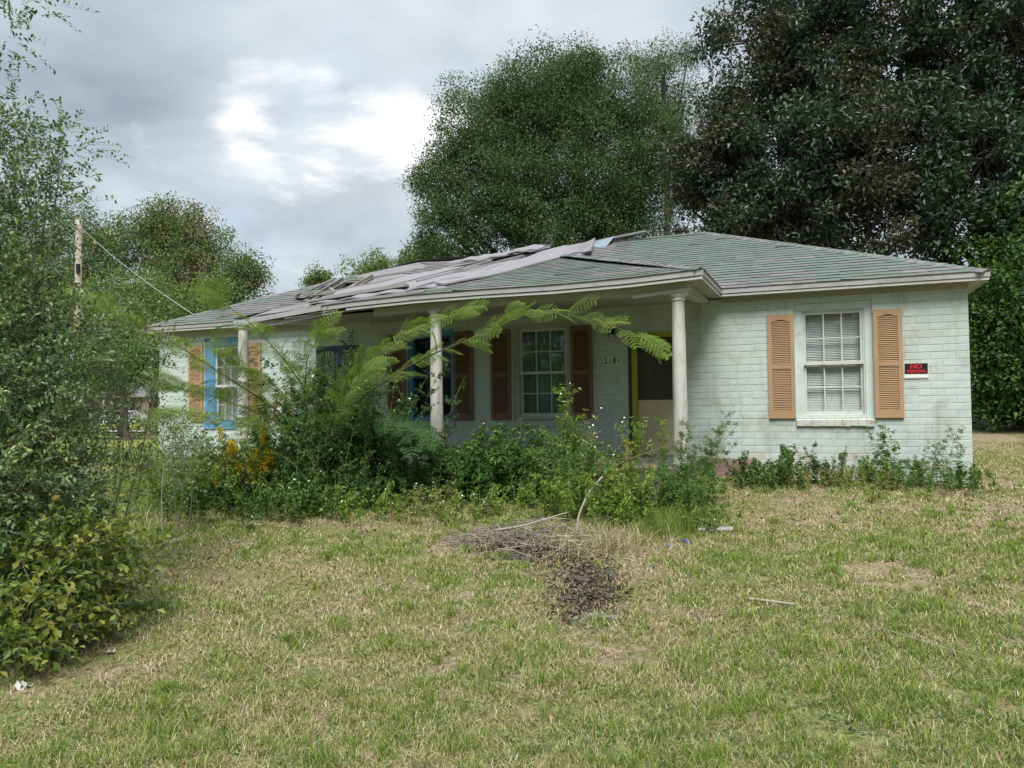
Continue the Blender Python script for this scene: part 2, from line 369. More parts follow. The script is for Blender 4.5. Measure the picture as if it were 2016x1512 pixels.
LEFTTREE = [ (-41.80,16.69,9.71,2.40), (-40.14,16.37,6.79,2.60), (-40.67,15.11,5.61,2.80), (-37.80,15.22,4.19,2.00), (-42.87,15.24,7.91,3.00), (-38.51,13.91,2.88,2.00) ]
HEDGE = [ (2.45,10.78,4.01,1.50), (2.66,10.37,2.81,1.50), (2.28,10.78,1.96,1.30), (2.74,10.44,1.43,1.20), (3.33,10.08,3.36,1.60), (3.41,10.16,1.66,1.50), (2.28,11.82,3.09,1.20), (2.30,11.89,1.07,0.60), (2.74,11.00,0.93,0.60), (3.54,11.19,5.02,1.80) ]
MID1 = [ (-44.39,46.78,13.00,1.20), (-45.05,46.52,12.82,0.80), (-43.73,47.04,13.08,0.90) ]
MID2 = [ (-33.97,40.18,12.21,1.40), (-35.49,39.60,11.54,1.40), (-32.85,40.64,11.91,1.20), (-33.99,40.20,11.52,1.60) ]
MID3 = [ (-28.70,36.91,11.84,1.20), (-27.83,37.24,12.28,1.20), (-29.23,36.71,11.37,1.00) ]
WALLSPRIGS = [ (-8.38,-5.05,0.64,0.22), (-8.25,-5.00,0.81,0.20), (-8.46,-5.08,0.86,0.15), (-8.26,-5.10,0.54,0.30) ]
SAPLING = [ (-6.24,-8.06,0.14,0.30), (-6.29,-7.75,0.10,0.28), (-6.15,-8.28,-0.07,0.30), (-6.18,-7.91,-0.17,0.20), (-6.34,-7.55,0.03,0.20), (-6.07,-8.46,-0.21,0.16), (-6.13,-8.11,-0.21,0.16) ]
SAPLING2 = [ (-6.68,-7.91,0.14,0.32), (-6.44,-8.24,-0.02,0.30), (-6.61,-7.78,0.29,0.25) ]
DARKTREE = [ (-30.51,13.83,3.82,1.40), (-32.22,14.21,4.15,1.50), (-28.75,13.47,3.28,1.20), (-30.00,12.99,2.74,0.90), (-32.90,13.97,3.21,1.40) ]
YAUPON = [ (-7.31,-7.90,2.19,0.50), (-7.32,-7.89,1.70,0.50), (-7.39,-7.60,1.81,0.25), (-7.00,-7.75,1.45,0.42), (-7.23,-7.51,1.10,0.30), (-7.02,-7.74,0.86,0.42), (-6.86,-7.88,0.53,0.52), (-6.80,-7.64,0.43,0.30), (-6.64,-8.00,0.26,0.42), (-7.21,-8.05,1.48,0.80), (-6.91,-8.23,0.66,0.80) ]
YAUPON_TOP = [ (-7.29,-7.60,3.03,0.28), (-7.08,-7.40,3.09,0.20), (-7.39,-7.64,3.31,0.25), (-7.23,-7.56,2.85,0.28), (-7.16,-7.78,3.79,0.14), (-7.02,-7.63,4.03,0.10), (-7.21,-7.70,4.04,0.15), (-7.10,-7.50,2.62,0.26), (-6.92,-7.34,3.07,0.10), (-7.31,-7.61,3.22,0.20), (-7.24,-7.67,2.60,0.35), (-7.18,-7.64,2.34,0.36), (-7.25,-7.66,2.09,0.36), (-7.37,-7.73,2.85,0.40) ]
YAUPON2 = [ (-7.50,-6.44,1.49,0.30), (-7.60,-6.17,1.79,0.22), (-7.49,-6.54,1.14,0.33), (-7.41,-6.39,0.69,0.16), (-7.43,-6.73,1.09,0.22), (-7.49,-6.66,1.53,0.22), (-7.43,-6.60,0.53,0.22), (-7.66,-6.52,1.98,0.20) ]

# ---------------------------------------------------------------- ground, road
def build_ground():
    def axis(lo, hi, c, fine, coarse):
        a = [c]; st = fine
        while a[-1] < hi: a.append(a[-1]+st); st = min(st*1.12, coarse) if abs(a[-1]-c) > 6 else fine
        b_ = [c]; st = fine
        while b_[-1] > lo: b_.append(b_[-1]-st); st = min(st*1.12, coarse) if abs(b_[-1]-c) > 7 else fine
        return np.array(sorted(set(b_+a)))
    xs = axis(-420, 300, -4, .16, 30); ys = axis(-60, 420, -5, .16, 30)
    X, Y = np.meshgrid(xs, ys); Z = gz2(X, Y)
    nx, ny = len(xs), len(ys)
    i = (np.arange(ny-1)[:, None]*nx+np.arange(nx-1)[None]).ravel()
    g = G(); g.add(np.stack([X.ravel(), Y.ravel(), Z.ravel()], 1), np.stack([i, i+1, i+nx+1, i+nx], 1))
    m, nt, b = new_mat('yard_soil_and_thatch')
    f1 = obj_noise(nt, .9, 6, .6, None, .6); f2 = obj_noise(nt, 26, 5, .7); f3 = obj_noise(nt, 5, 5, .6)
    soil = ramp_node(nt, [(.3, (.13, .10, .065)), (.52, (.25, .20, .13)), (.72, (.42, .36, .25))]); nt.links.new(f2, soil.inputs[0])
    grs = ramp_node(nt, [(.3, (.085, .105, .035)), (.55, (.15, .17, .06)), (.8, (.27, .25, .11))]); nt.links.new(f2, grs.inputs[0])
    mr = nt.nodes.new('ShaderNodeMapRange'); mr.inputs['From Min'].default_value = .42; mr.inputs['From Max'].default_value = .58
    a = nt.nodes.new('ShaderNodeMath'); a.operation = 'ADD'; s_ = nt.nodes.new('ShaderNodeMath'); s_.operation = 'MULTIPLY'; s_.inputs[1].default_value = .35
    nt.links.new(f3, s_.inputs[0]); nt.links.new(f1, a.inputs[0]); nt.links.new(s_.outputs[0], a.inputs[1])
    sb = nt.nodes.new('ShaderNodeMath'); sb.operation = 'SUBTRACT'; sb.inputs[1].default_value = .175; nt.links.new(a.outputs[0], sb.inputs[0])
    nt.links.new(sb.outputs[0], mr.inputs['Value'])
    c = mixc(nt, mr.outputs[0], soil.outputs[0], grs.outputs[0])
    gm = nt.nodes.new('ShaderNodeNewGeometry'); sx = nt.nodes.new('ShaderNodeSeparateXYZ'); nt.links.new(gm.outputs['Position'], sx.inputs[0])
    fr = nt.nodes.new('ShaderNodeMapRange'); fr.inputs['From Min'].default_value = -13.5; fr.inputs['From Max'].default_value = -17; nt.links.new(sx.outputs[0], fr.inputs['Value'])
    lawn = ramp_node(nt, [(.3, (.13, .15, .04)), (.7, (.27, .28, .08))]); nt.links.new(f3, lawn.inputs[0])
    c = mixc(nt, fr.outputs[0], c, lawn.outputs[0])
    nt.links.new(c, b.inputs['Base Color']); b.inputs['Roughness'].default_value = .95; b.inputs['Specular IOR Level'].default_value = .1
    bump(nt, b, f2, .8, .02)
    o = g.build('ground', m, None, True); o['kind'] = 'structure'
    # a pale road beyond the left lawn
    rd = np.array([.93, .37]); nd = np.array([-.37, .93]); c0 = np.array([-37.5, 19.6])
    t = np.linspace(-60, 60, 60); v = []
    for w in np.linspace(-2.6, 2.6, 5):
        P = c0+t[:, None]*rd+w*nd; v.append(np.stack([P[:, 0], P[:, 1], gz(P[:, 0], P[:, 1])+.06], 1))
    n = len(t); i = (np.arange(4)[:, None]*n+np.arange(n-1)[None]).ravel()
    g = G(); g.add(np.concatenate(v), np.stack([i, i+1, i+n+1, i+n], 1))
    o = g.build('road', painted('pale_sandy_road', (.50, .45, .36), (.34, .30, .22), .5, .9, 1.5)); o['kind'] = 'structure'
build_ground()

# ---------------------------------------------------------------- the house
HX0, HX1, HD, WTOP = -13.99, 0.0, 7.6, 2.62
house = thing('house', 'single-storey mint painted brick house with green hip roof and sagging porch', 'house', (-7.0, 3.8, 0))
OPEN = [(-2.139, -1.14, .765, 2.487), (-6.405, -5.42, .765, 2.45), (-4.475, -3.72, .33, 2.19), (-8.36, -7.47, .765, 2.40), (-12.83, -11.83, .733, 2.475), (-10.24, -9.32, .95, 2.215)]
def wall_grid(xs_open, x0, x1, z0, z1, y0, y1):
    xs = sorted({x0, x1, *[o[0] for o in xs_open], *[o[1] for o in xs_open]}); zs = sorted({z0, z1, *[o[2] for o in xs_open], *[o[3] for o in xs_open]})
    nx, nz = len(xs), len(zs); v = [(x, y, z) for y in (y0, y1) for z in zs for x in xs]; K = nx*nz
    solid = lambda i, k: 0 <= i < nx-1 and 0 <= k < nz-1 and not any(o[0] <= (xs[i]+xs[i+1])/2 <= o[1] and o[2] <= (zs[k]+zs[k+1])/2 <= o[3] for o in xs_open)
    f = []
    for i in range(nx-1):
        for k in range(nz-1):
            if not solid(i, k): continue
            a, b_, c, d = k*nx+i, k*nx+i+1, (k+1)*nx+i+1, (k+1)*nx+i
            f += [(a, b_, c, d), (a+K, d+K, c+K, b_+K)]
            if not solid(i-1, k): f.append((a, d, d+K, a+K))
            if not solid(i+1, k): f.append((b_, b_+K, c+K, c))
            if not solid(i, k-1): f.append((a, a+K, b_+K, b_))
            if not solid(i, k+1): f.append((d, c, c+K, d+K))
    g = G(); g.add(v, f); return g
front = part('wall', wall_grid(OPEN, HX0, HX1, -.3, WTOP, .005, .2), M['mortar'], house, label='front wall of mint painted brick')
def brick_geo(L, H, D=.05, c=.0028, d=.0034, jit=0.0):
    """brick face at y=0 (front), body going back to y=D; origin at left bottom"""
    j = jit
    b = [(0, D, 0), (L, D, 0), (L, D, H), (0, D, H)]
    e = .0012; r = [(0, e, 0), (L, e, 0), (L, e, H), (0, e, H)]; r[0] = (0, d, 0); r[1] = (L, d, 0); r[2] = (L, d, H); r[3] = (0, d, H)
    h = .0009; t = [(h, j*.6, c), (L-h, -j, c), (L-h, j*.3, H-c), (h, -j*.5, H-c)]
    return np.array(b+r+t), np.array([(0, 1, 5, 4), (1, 2, 6, 5), (2, 3, 7, 6), (3, 0, 4, 7), (4, 5, 9, 8), (5, 6, 10, 9), (6, 7, 11, 10), (7, 4, 8, 11), (8, 9, 10, 11)])
BH, BL = .0970, .302
def build_bricks():
    rest = [G(), G(), G()]; cand = []
    rng = np.random.default_rng(3)
    for k in range(-2, 27):
        z = k*BH
        segs = [(HX0, HX1)]
        for o in OPEN:
            if o[2] < z+BH*.6 and o[3] > z+BH*.4:
                segs = [q for a, b_ in segs for q in ((a, min(b_, o[0])), (max(a, o[1]), b_)) if q[1]-q[0] > .02]
        off = (k % 2)*BL/2
        for a, b_ in segs:
            x = math.floor((a-off)/BL)*BL+off
            while x < b_-.01:
                x0, x1 = max(a, x), min(b_, x+BL); x += BL
                if x1-x0 < .03: continue
                cand.append((x0, x1, z, k))
    # the ones that show largest: nearest the camera, clear of the weeds
    def size(c): return math.hypot((c[0]+c[1])/2+1.93, 11.32) + (50 if c[2] < .1 or (c[2] < .4 and c[0] < -3.3) else 0) + (2.2 if -9.9 < c[0] < -3.4 else 0)
    cand.sort(key=size)
    cache = {}
    for n, (x0, x1, z, k) in enumerate(cand):
        mi = 0
        if -3.55 < x0 < -2.85 and z < .2: mi = 1
        elif x0 < -2.2 and x0 > -3.6 and z < .31 and rng.random() < .8: mi = 2
        elif z < .12 and rng.random() < .45: mi = 2
        elif z < .3 and x0 > -2.3 and rng.random() < .13: mi = 2
        mt = (M['mint'], M['bare_brick'], M['stained_brick'])[mi]
        L_ = x1-x0-.0016; H_ = BH-.0065
        if n < 300:
            key = (round(L_, 3), mi, int(rng.integers(4)))
            if key not in cache:
                g = G(); v, f = brick_geo(L_, H_, jit=float(rng.uniform(-.0018, .0018))); g.add(v, f)
                o = g.build('brick', mt); cache[key] = o.data
            else:
                o = bpy.data.objects.new('brick', cache[key]); COL.objects.link(o)
            o.parent = front; o.location = (x0+.0008, float(rng.normal(0, .0007)), z+.003)
        else:
            v, f = brick_geo(L_, H_, jit=float(rng.uniform(-.0018, .0018)))
            rest[mi].add(v+np.array([x0+.0008, float(rng.normal(0, .0007)), z+.003]), f)
    g = G()
    for mi in range(3):
        for (f, _), v in zip(rest[mi].f, rest[mi].v): pass
        if rest[mi].n: g.add(np.concatenate(rest[mi].v), np.concatenate([f for f, _ in rest[mi].f]), mi)
    part('bricks', g, [M['mint'], M['bare_brick'], M['stained_brick']], front, kind='stuff')
build_bricks()
# side and back walls
def side_wall():
    g = G(); g.box(-.2, -.009, .2, HD, -.3, WTOP)
    w = part('wall', g, M['mortar'], house, label='right end wall of mint painted brick')
    b_ = G(); rng = np.random.default_rng(8)
    for k in range(-2, 27):
        y = -(k % 2)*BL/2+.2
        while y < HD:
            y0, y1 = max(.052, y), min(HD, y+BL); y += BL
            if y1-y0 < .04: continue
            v, f = brick_geo(y1-y0-.004, BH-.0065, jit=float(rng.uniform(-.0018, .0018)))
            b_.add(np.stack([-v[:, 1], v[:, 0]+y0+.002, v[:, 2]+k*BH+.003], 1), f)
    part('bricks', b_, M['mint'], w, kind='stuff')
    g = G(); g.box(HX0, HX0+.2, .2, HD, -.3, WTOP); part('wall', g, M['mint'], house, label='left end wall')
    g = G(); g.box(HX0, HX1-.01, HD, HD+.2, -.3, WTOP); part('wall', g, M['mint'], house, label='rear wall')
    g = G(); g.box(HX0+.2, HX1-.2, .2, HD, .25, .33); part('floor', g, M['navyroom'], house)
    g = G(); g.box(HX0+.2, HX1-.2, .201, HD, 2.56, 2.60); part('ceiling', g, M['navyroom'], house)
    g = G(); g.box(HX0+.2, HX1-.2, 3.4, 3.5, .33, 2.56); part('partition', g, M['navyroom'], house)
side_wall()

# windows -------------------------------------------------------
def window(op, frame, sash, casing_w, sill, glass_m, top_band=.12, behind=None, label=None, sill_m=None):
    X0, X1, Z0, Z1 = op
    w = empty('window', (0, 0, 0), house); w.location = (-house.location.x, -house.location.y, 0)
    if label: w['label'] = label
    w.parent = house
    zs = Z0 + (.11 if sill else .02)
    cw = casing_w
    # casing boards set back in the opening
    g = G(); g.box(X0+.001, X0+cw, .035, .12, zs, Z1-top_band); g.box(X1-cw, X1-.001, .035, .12, zs, Z1-top_band)
    g.box(X0+.001, X1-.001, .030, .12, Z1-top_band, Z1-.002)
    g.box(X0+cw, X1-cw, .034, .118, zs, zs+.045)
    # moulding step inside the casing
    s = .022
    g.box(X0+cw, X0+cw+s, .05, .118, zs+.045, Z1-top_band); g.box(X1-cw-s, X1-cw, .05, .118, zs+.045, Z1-top_band); g.box(X0+cw+s, X1-cw-s, .05, .118, Z1-top_band-s, Z1-top_band)
    part('casing', g, frame, w)
    if sill:
        g = G(); rng = np.random.default_rng(4); x = X0+.004
        n = 10; st = (X1-X0-.008)/n
        for q in range(n):   # rowlock brick sill, rough and proud of the wall
            dz = rng.uniform(-.008, .006)
            g.hull([(x+.003, -.035, Z0+dz), (x+.003, -.03, Z0+.085), (x+.003, .04, Z0), (x+.003, .04, zs-.004), (x+st, -.035-rng.uniform(-.006, .006), Z0+dz*.5), (x+st, -.03, Z0+.085), (x+st, .04, Z0), (x+st, .04, zs-.004)]); x += st
        part('sill', g, sill_m or M['sillbrick'], w, kind='stuff')
    x0, x1, z0, z1 = X0+cw+s, X1-cw-s, zs+.045, Z1-top_band-s
    zm = (z0+z1)/2
    def sash_at(za, zb, y, lower):
        g = G(); t = .036; bt = .06 if lower else .036
        g.box(x0, x0+t, y, y+.03, za, zb); g.box(x1-t, x1, y, y+.03, za, zb); g.box(x0+t, x1-t, y, y+.03, zb-(.036), zb); g.box(x0+t, x1-t, y-.006 if not lower else y, y+.03, za, za+bt)
        part('sash', g, sash, w)
        a, b_ = x0+t, x1-t; c, d = za+bt, zb-.036
        g = G()
        for q in (1, 2): g.box(a+(b_-a)*q/3-.009, a+(b_-a)*q/3+.009, y+.003, y+.022, c, d)
        xs = [a, a+(b_-a)/3-.009, a+(b_-a)/3+.009, a+(b_-a)*2/3-.009, a+(b_-a)*2/3+.009, b_]
        for q in (0, 2, 4): g.box(xs[q], xs[q+1], y+.004, y+.021, (c+d)/2-.009, (c+d)/2+.009)
        part('muntin', g, sash, w, kind='stuff')
        for q in range(3):
            for r_ in range(2):
                p = G(); pa, pb = a+(b_-a)*q/3, a+(b_-a)*(q+1)/3; pc, pd = c+(d-c)*r_/2, c+(d-c)*(r_+1)/2
                p.box(pa+.002, pb-.002, y+.014, y+.017, pc+.002, pd-.002)
                part('pane', p, glass_m, w)
    sash_at(zm-.02, z1, .062, False); sash_at(z0, zm+.02, .030+.062, True)
    g = G(); g.box(x0, x1, .05, .062, zm-.022, zm+.022); part('meeting_rail', g, sash, w)
    if behind == 'blind':
        g = G(); rng = np.random.default_rng(2); z = z0+.02; st = .0235
        k = 0
        while z < z1-.02:
            til = .8+.25*math.sin(k*.35)+rng.uniform(-.08, .08)
            dz = .012*math.sin(til)+.004; sag = rng.uniform(-.002, .002)
            g.add([(x0+.01, .150, z), (x1-.01, .150, z+sag), (x1-.01, .172, z+dz*2+sag), (x0+.01, .172, z+dz*2)], [(0, 1, 2, 3)]); z += st; k += 1
        part('blind', g, M['blind'], w, kind='stuff')
        g = G(); g.box(x0-.05, x1+.05, .21, .22, z0-.1, z1+.1); part('curtain', g, plain('pale_drape', (.26, .27, .27), .9, scale=5), w)
    elif behind == 'curtain':
        g = G(); n = 60; xs = np.linspace(x0-.08, x1+.08, n); yy = .20+.018*np.sin(xs*31)+.01*np.sin(xs*73)
        v = np.concatenate([np.stack([xs, yy, np.full(n, z0-.1)], 1), np.stack([xs, yy, np.full(n, z1+.05)], 1)]); i = np.arange(n-1)
        g.add(v, np.stack([i, i+1, i+n+1, i+n], 1)); part('curtain', g, M['curtain'], w, True)
    elif behind == 'pale':
        g = G(); g.box(x0-.05, x1+.05, .18, .19, z0-.1, z1+.1); part('curtain', g, plain('grey_drape', (.30, .31, .31), .9, scale=5), w)
    return w
window(OPEN[0], M['mintwhite'], M['white'], .095, True, M['glass'], .10, 'blind', 'white sash window with venetian blind between tan shutters')
window(OPEN[1], M['greyframe'], M['white'], .075, True, M['glassdark'], .10, 'curtain', 'porch window with teal curtain')
window(OPEN[3], M['blue'], M['darkblue'], .06, True, M['glassdark'], .08, None, 'dark blue porch window behind the middle column')
window(OPEN[4], M['blue'], M['white'], .19, False, M['glass'], .15, 'pale', 'bright blue framed window near the left end')
g = G(); g.box(OPEN[4][0]+.001, OPEN[4][1]-.001, -.02, .12, OPEN[4][2]+.001, OPEN[4][2]+.17)
part('window_sill', g, M['blue'], house, label='bright blue sill board')
window(OPEN[5], M['darkblue'], M['darkblue'], .07, False, M['glassdark'], .06, None, 'small dark framed window under the porch')

# shutters ------------------------------------------------------
def shutter(x0, separate, pm, label=None, w=.35, h=1.47, z0=.875):
    sh = empty('shutter', (0, 0, 0), house); sh.location = (-house.location.x, -house.location.y, 0)
    if label: sh['label'] = label
    y0, y1 = -.034, -.004; st = .052; x1 = x0+w
    g = G(); g.box(x0, x0+st, y0, y1, z0, z0+h); g.box(x1-st, x1, y0, y1, z0, z0+h); part('stile', g, pm, sh, kind='stuff')
    mid = z0+h*.497; rails = ((z0, z0+.105), (mid-.03, mid+.03))
    for a, b_ in rails:
        g = G(); g.box(x0+st, x1-st, y0+.001, y1, a, b_); part('rail', g, pm, sh)
    g = G(); n = 12; xs = np.linspace(x0+st, x1-st, n+1); top = z0+h
    low = top-.10+.028*np.sin(np.pi*np.clip((np.linspace(0, 1, n+1)-.12)/.76, 0, 1))
    for q in range(n): g.hull([(xs[q], y0+.001, low[q]), (xs[q], y0+.001, top), (xs[q], y1, low[q]), (xs[q], y1, top), (xs[q+1], y0+.001, low[q+1]), (xs[q+1], y0+.001, top), (xs[q+1], y1, low[q+1]), (xs[q+1], y1, top)])
    part('arched_rail', g, pm, sh)
    spans = ((z0+.105, mid-.03), (mid+.03, top-.088)); wi = w-2*st
    rest = G(); mesh = None
    for a, b_ in spans:
        n = 24; p = (b_-a)/n
        for q in range(n):
            z = a+p*(q+.15)
            pts = [(0, -.028, 0), (0, -.028, .008), (0, -.008, p*.72), (0, -.008, p*.72+.008), (wi, -.028, 0), (wi, -.028, .008), (wi, -.008, p*.72), (wi, -.008, p*.72+.008)]
            if separate:
                if mesh is None:
                    gg = G(); gg.hull(pts); o = gg.build('slat', pm); mesh = o.data
                else:
                    o = bpy.data.objects.new('slat', mesh); COL.objects.link(o)
                o.parent = sh; o.location = (x0+st, 0, z)
            else: rest.hull([(q_[0]+x0+st, q_[1], q_[2]+z) for q_ in pts])
    if not separate: part('slats', rest, pm, sh, kind='stuff')
    g = G(); g.box(x0+st-.004, x1-st+.004, -.0062, -.0038, z0+.05, z0+h-.05); part('backing', g, M['oldwood'], sh)
    return sh
for x, sep_ in ((-2.492, True), (-1.131, True), (-6.795, True), (-5.435+.008, True), (-7.492+.025, True), (-8.745, False), (-13.205, True), (-11.815, False)):
    dark = -9 < x < -4
    shutter(x, sep_, M['brown' if dark else 'tan'], 'dark brown louvred shutter' if dark else 'faded tan louvred shutter')

# door ----------------------------------------------------------
def build_door():
    X0, X1, Z0, Z1 = OPEN[2]
    d = empty('door', (0, 0, 0), house); d.location = (-house.location.x, -house.location.y, 0)
    g = G(); g.box(X0+.012, X0+.09, -.012, .08, Z0, Z1-.002); g.box(X1-.09, X1-.002, -.012, .08, Z0, Z1-.002); g.box(X0+.09, X1-.09, -.013, .08, Z1-.085, Z1-.002)
    part('door_frame', g, M['yellow'], d)
    g = G(); g.box(X0-.045, X0+.010, -.006, .06, Z0, Z1+.02); part('dark_gap_strip', g, M['doordark'], d)  # solid strip; the darkness of the gap is put into its colour
    g = G(); g.box(X0+.092, X1-.092, .055, .075, 1.165, Z1-.087); part('upper_panel', g, M['doordark'], d, label='dark upper door panel')
    g = G(); g.box(X0+.092, X1-.092, .04, .06, Z0+.01, 1.163); part('plywood_panel', g, M['plywood'], d, label='bare plywood sheet over lower half of door')
build_door()

# roof ----------------------------------------------------------
EX = [-10.6, -10.2, -9, -8, -7, -6, -5, -4, -3.12]; EZ = [2.48, 2.49, 2.56, 2.62, 2.65, 2.655, 2.645, 2.66, 2.70]
eave = lambda X: np.interp(X, EX, EZ)
rsag = lambda X: -.10*np.exp(-((np.asarray(X)+9.2)/1.3)**2)-.04*np.exp(-((np.asarray(X)+7.4)/.5)**2)
def zmain(X, Y): return 2.745+.43*(np.asarray(Y)+.2)+rsag(X)*np.clip((np.asarray(Y)+.2)/4, 0, 1)
PP = .338
def zporch(X, Y): return eave(X)+PP*(np.asarray(Y)+2.2)
pr = lambda Y: -3.12-(Y+2.2)
pl = lambda Y: -10.2+(Y+2.2)
PKX, PKY, PKZ = -6.66, 1.34, 3.887
RIDGE_L, RIDGE_R, RY, RZ = -10.2, -3.79, 3.79, 4.46
roof = empty('roof', (0, 0, 0), house); roof.location = (-house.location.x, -house.location.y, 0)
def grid_patch(fx0, fx1, ys, nx, zf, skip=None, thick=.02):
    v = []; f = []; ny = len(ys)
    for y in ys:
        for u in np.linspace(0, 1, nx): x = fx0(y)+(fx1(y)-fx0(y))*u; v.append((x, y, float(zf(x, y))))
    K = len(v)
    for i in range(ny-1):
        for j in range(nx-1):
            a = i*nx+j; c = np.mean([v[q] for q in (a, a+1, a+nx, a+nx+1)], 0)
            if skip and skip(c): continue
            f.append((a, a+1, a+nx+1, a+nx)); f.append((a+K, a+nx+K, a+nx+1+K, a+1+K))
    g = G(); v = np.array(v); g.add(np.concatenate([v, v-np.array([0, 0, thick])]), f); return g
inhole = lambda c: -11.5 < c[0] < -10.5 and .75 < c[1] < 2.2
mx0 = lambda Y: -14.19+(Y+.2); mx1 = lambda Y: .2-(Y+.2)
part('roof_deck', grid_patch(mx0, mx1, np.linspace(-.2, RY, 24), 60, lambda x, y: zmain(x, y)-.004, inhole), M['deck'], roof, label='bare front roof deck where shingles have slid off')
part('porch_deck', grid_patch(lambda Y: max(pl(Y), -9.75), pr, np.linspace(-2.2, 1.335, 24), 44, lambda x, y: zporch(x, y)-.004), M['deck'], roof, label='bare sagging porch roof deck')
g = G()
g.add([(.2, -.2, 2.741), (.2, HD+.2, 2.741), (RIDGE_R, RY, RZ-.004)], [(0, 1, 2)])
g.add([(-14.19, HD+.2, 2.741), (-14.19, -.2, 2.741), (RIDGE_L, RY, RZ-.01)], [(0, 1, 2)])
part('hip_slope', g, M['shingle_grey'], roof, kind='stuff')
g = G(); g.add([(.2, HD+.2, 2.741), (-14.19, HD+.2, 2.741), (RIDGE_L, RY, RZ-.012), (RIDGE_R, RY, RZ-.004)], [(0, 1, 2, 3)]); part('rear_slope', g, M['shingle_grey'], roof)
g = G(); g.add([(-3.12, -2.2, 2.696), (-3.12, -.2, 2.741), (PKX, 2.46, 3.884), (PKX, PKY, PKZ-.004)], [(0, 1, 2, 3)]); g.add([(-10.2, -.2, 2.6), (-10.2, -2.2, 2.486), (PKX, PKY, PKZ-.004), (PKX, 2.46, 3.884)], [(0, 1, 2, 3)]); part('porch_side_slope', g, M['shingle'], roof)

TAB, EXPO = .305, .148
def shingle_rows(zf, y0, y1, rng_fn, ex, lift=.0125):
    """rows of three-tab strips; each strip is a list of tab wedges"""
    out = []; k = 0; y = y0; r = np.random.default_rng(21)
    while y < y1-.02:
        yu = min(y+ex*1.12, y1)
        for xa, xb in rng_fn(y+ex*.5):
            x = math.floor(xa/(3*TAB))*3*TAB+(k % 3)*TAB*.5-3*TAB
            while x < xb:
                tabs = []
                for q in range(3):
                    a = max(xa, x+q*TAB+.0012); b_ = min(xb, x+(q+1)*TAB-.0012)
                    if b_-a < .03: continue
                    lf = lift*r.uniform(.8, 1.35); rg = lift*r.uniform(.8, 1.35)
                    if r.random() < .02: lf += .012
                    za, zb = float(zf(a, y)), float(zf(b_, y)); zc, zd = float(zf(a, yu)), float(zf(b_, yu))
                    tabs.append([(a, y+.022, za+.007), (b_, y+.022, zb+.007), (a, y, za+lf), (b_, y, zb+rg), (a, yu, zc+.002), (b_, yu, zd+.002)])
                if tabs: out.append((tabs, (x+1.5*TAB, y)))
                x += 3*TAB
        y += ex; k += 1
    return out
def tab_add(g, t, m=0): g.add(t, [(0, 1, 3, 2), (2, 3, 5, 4)], m)
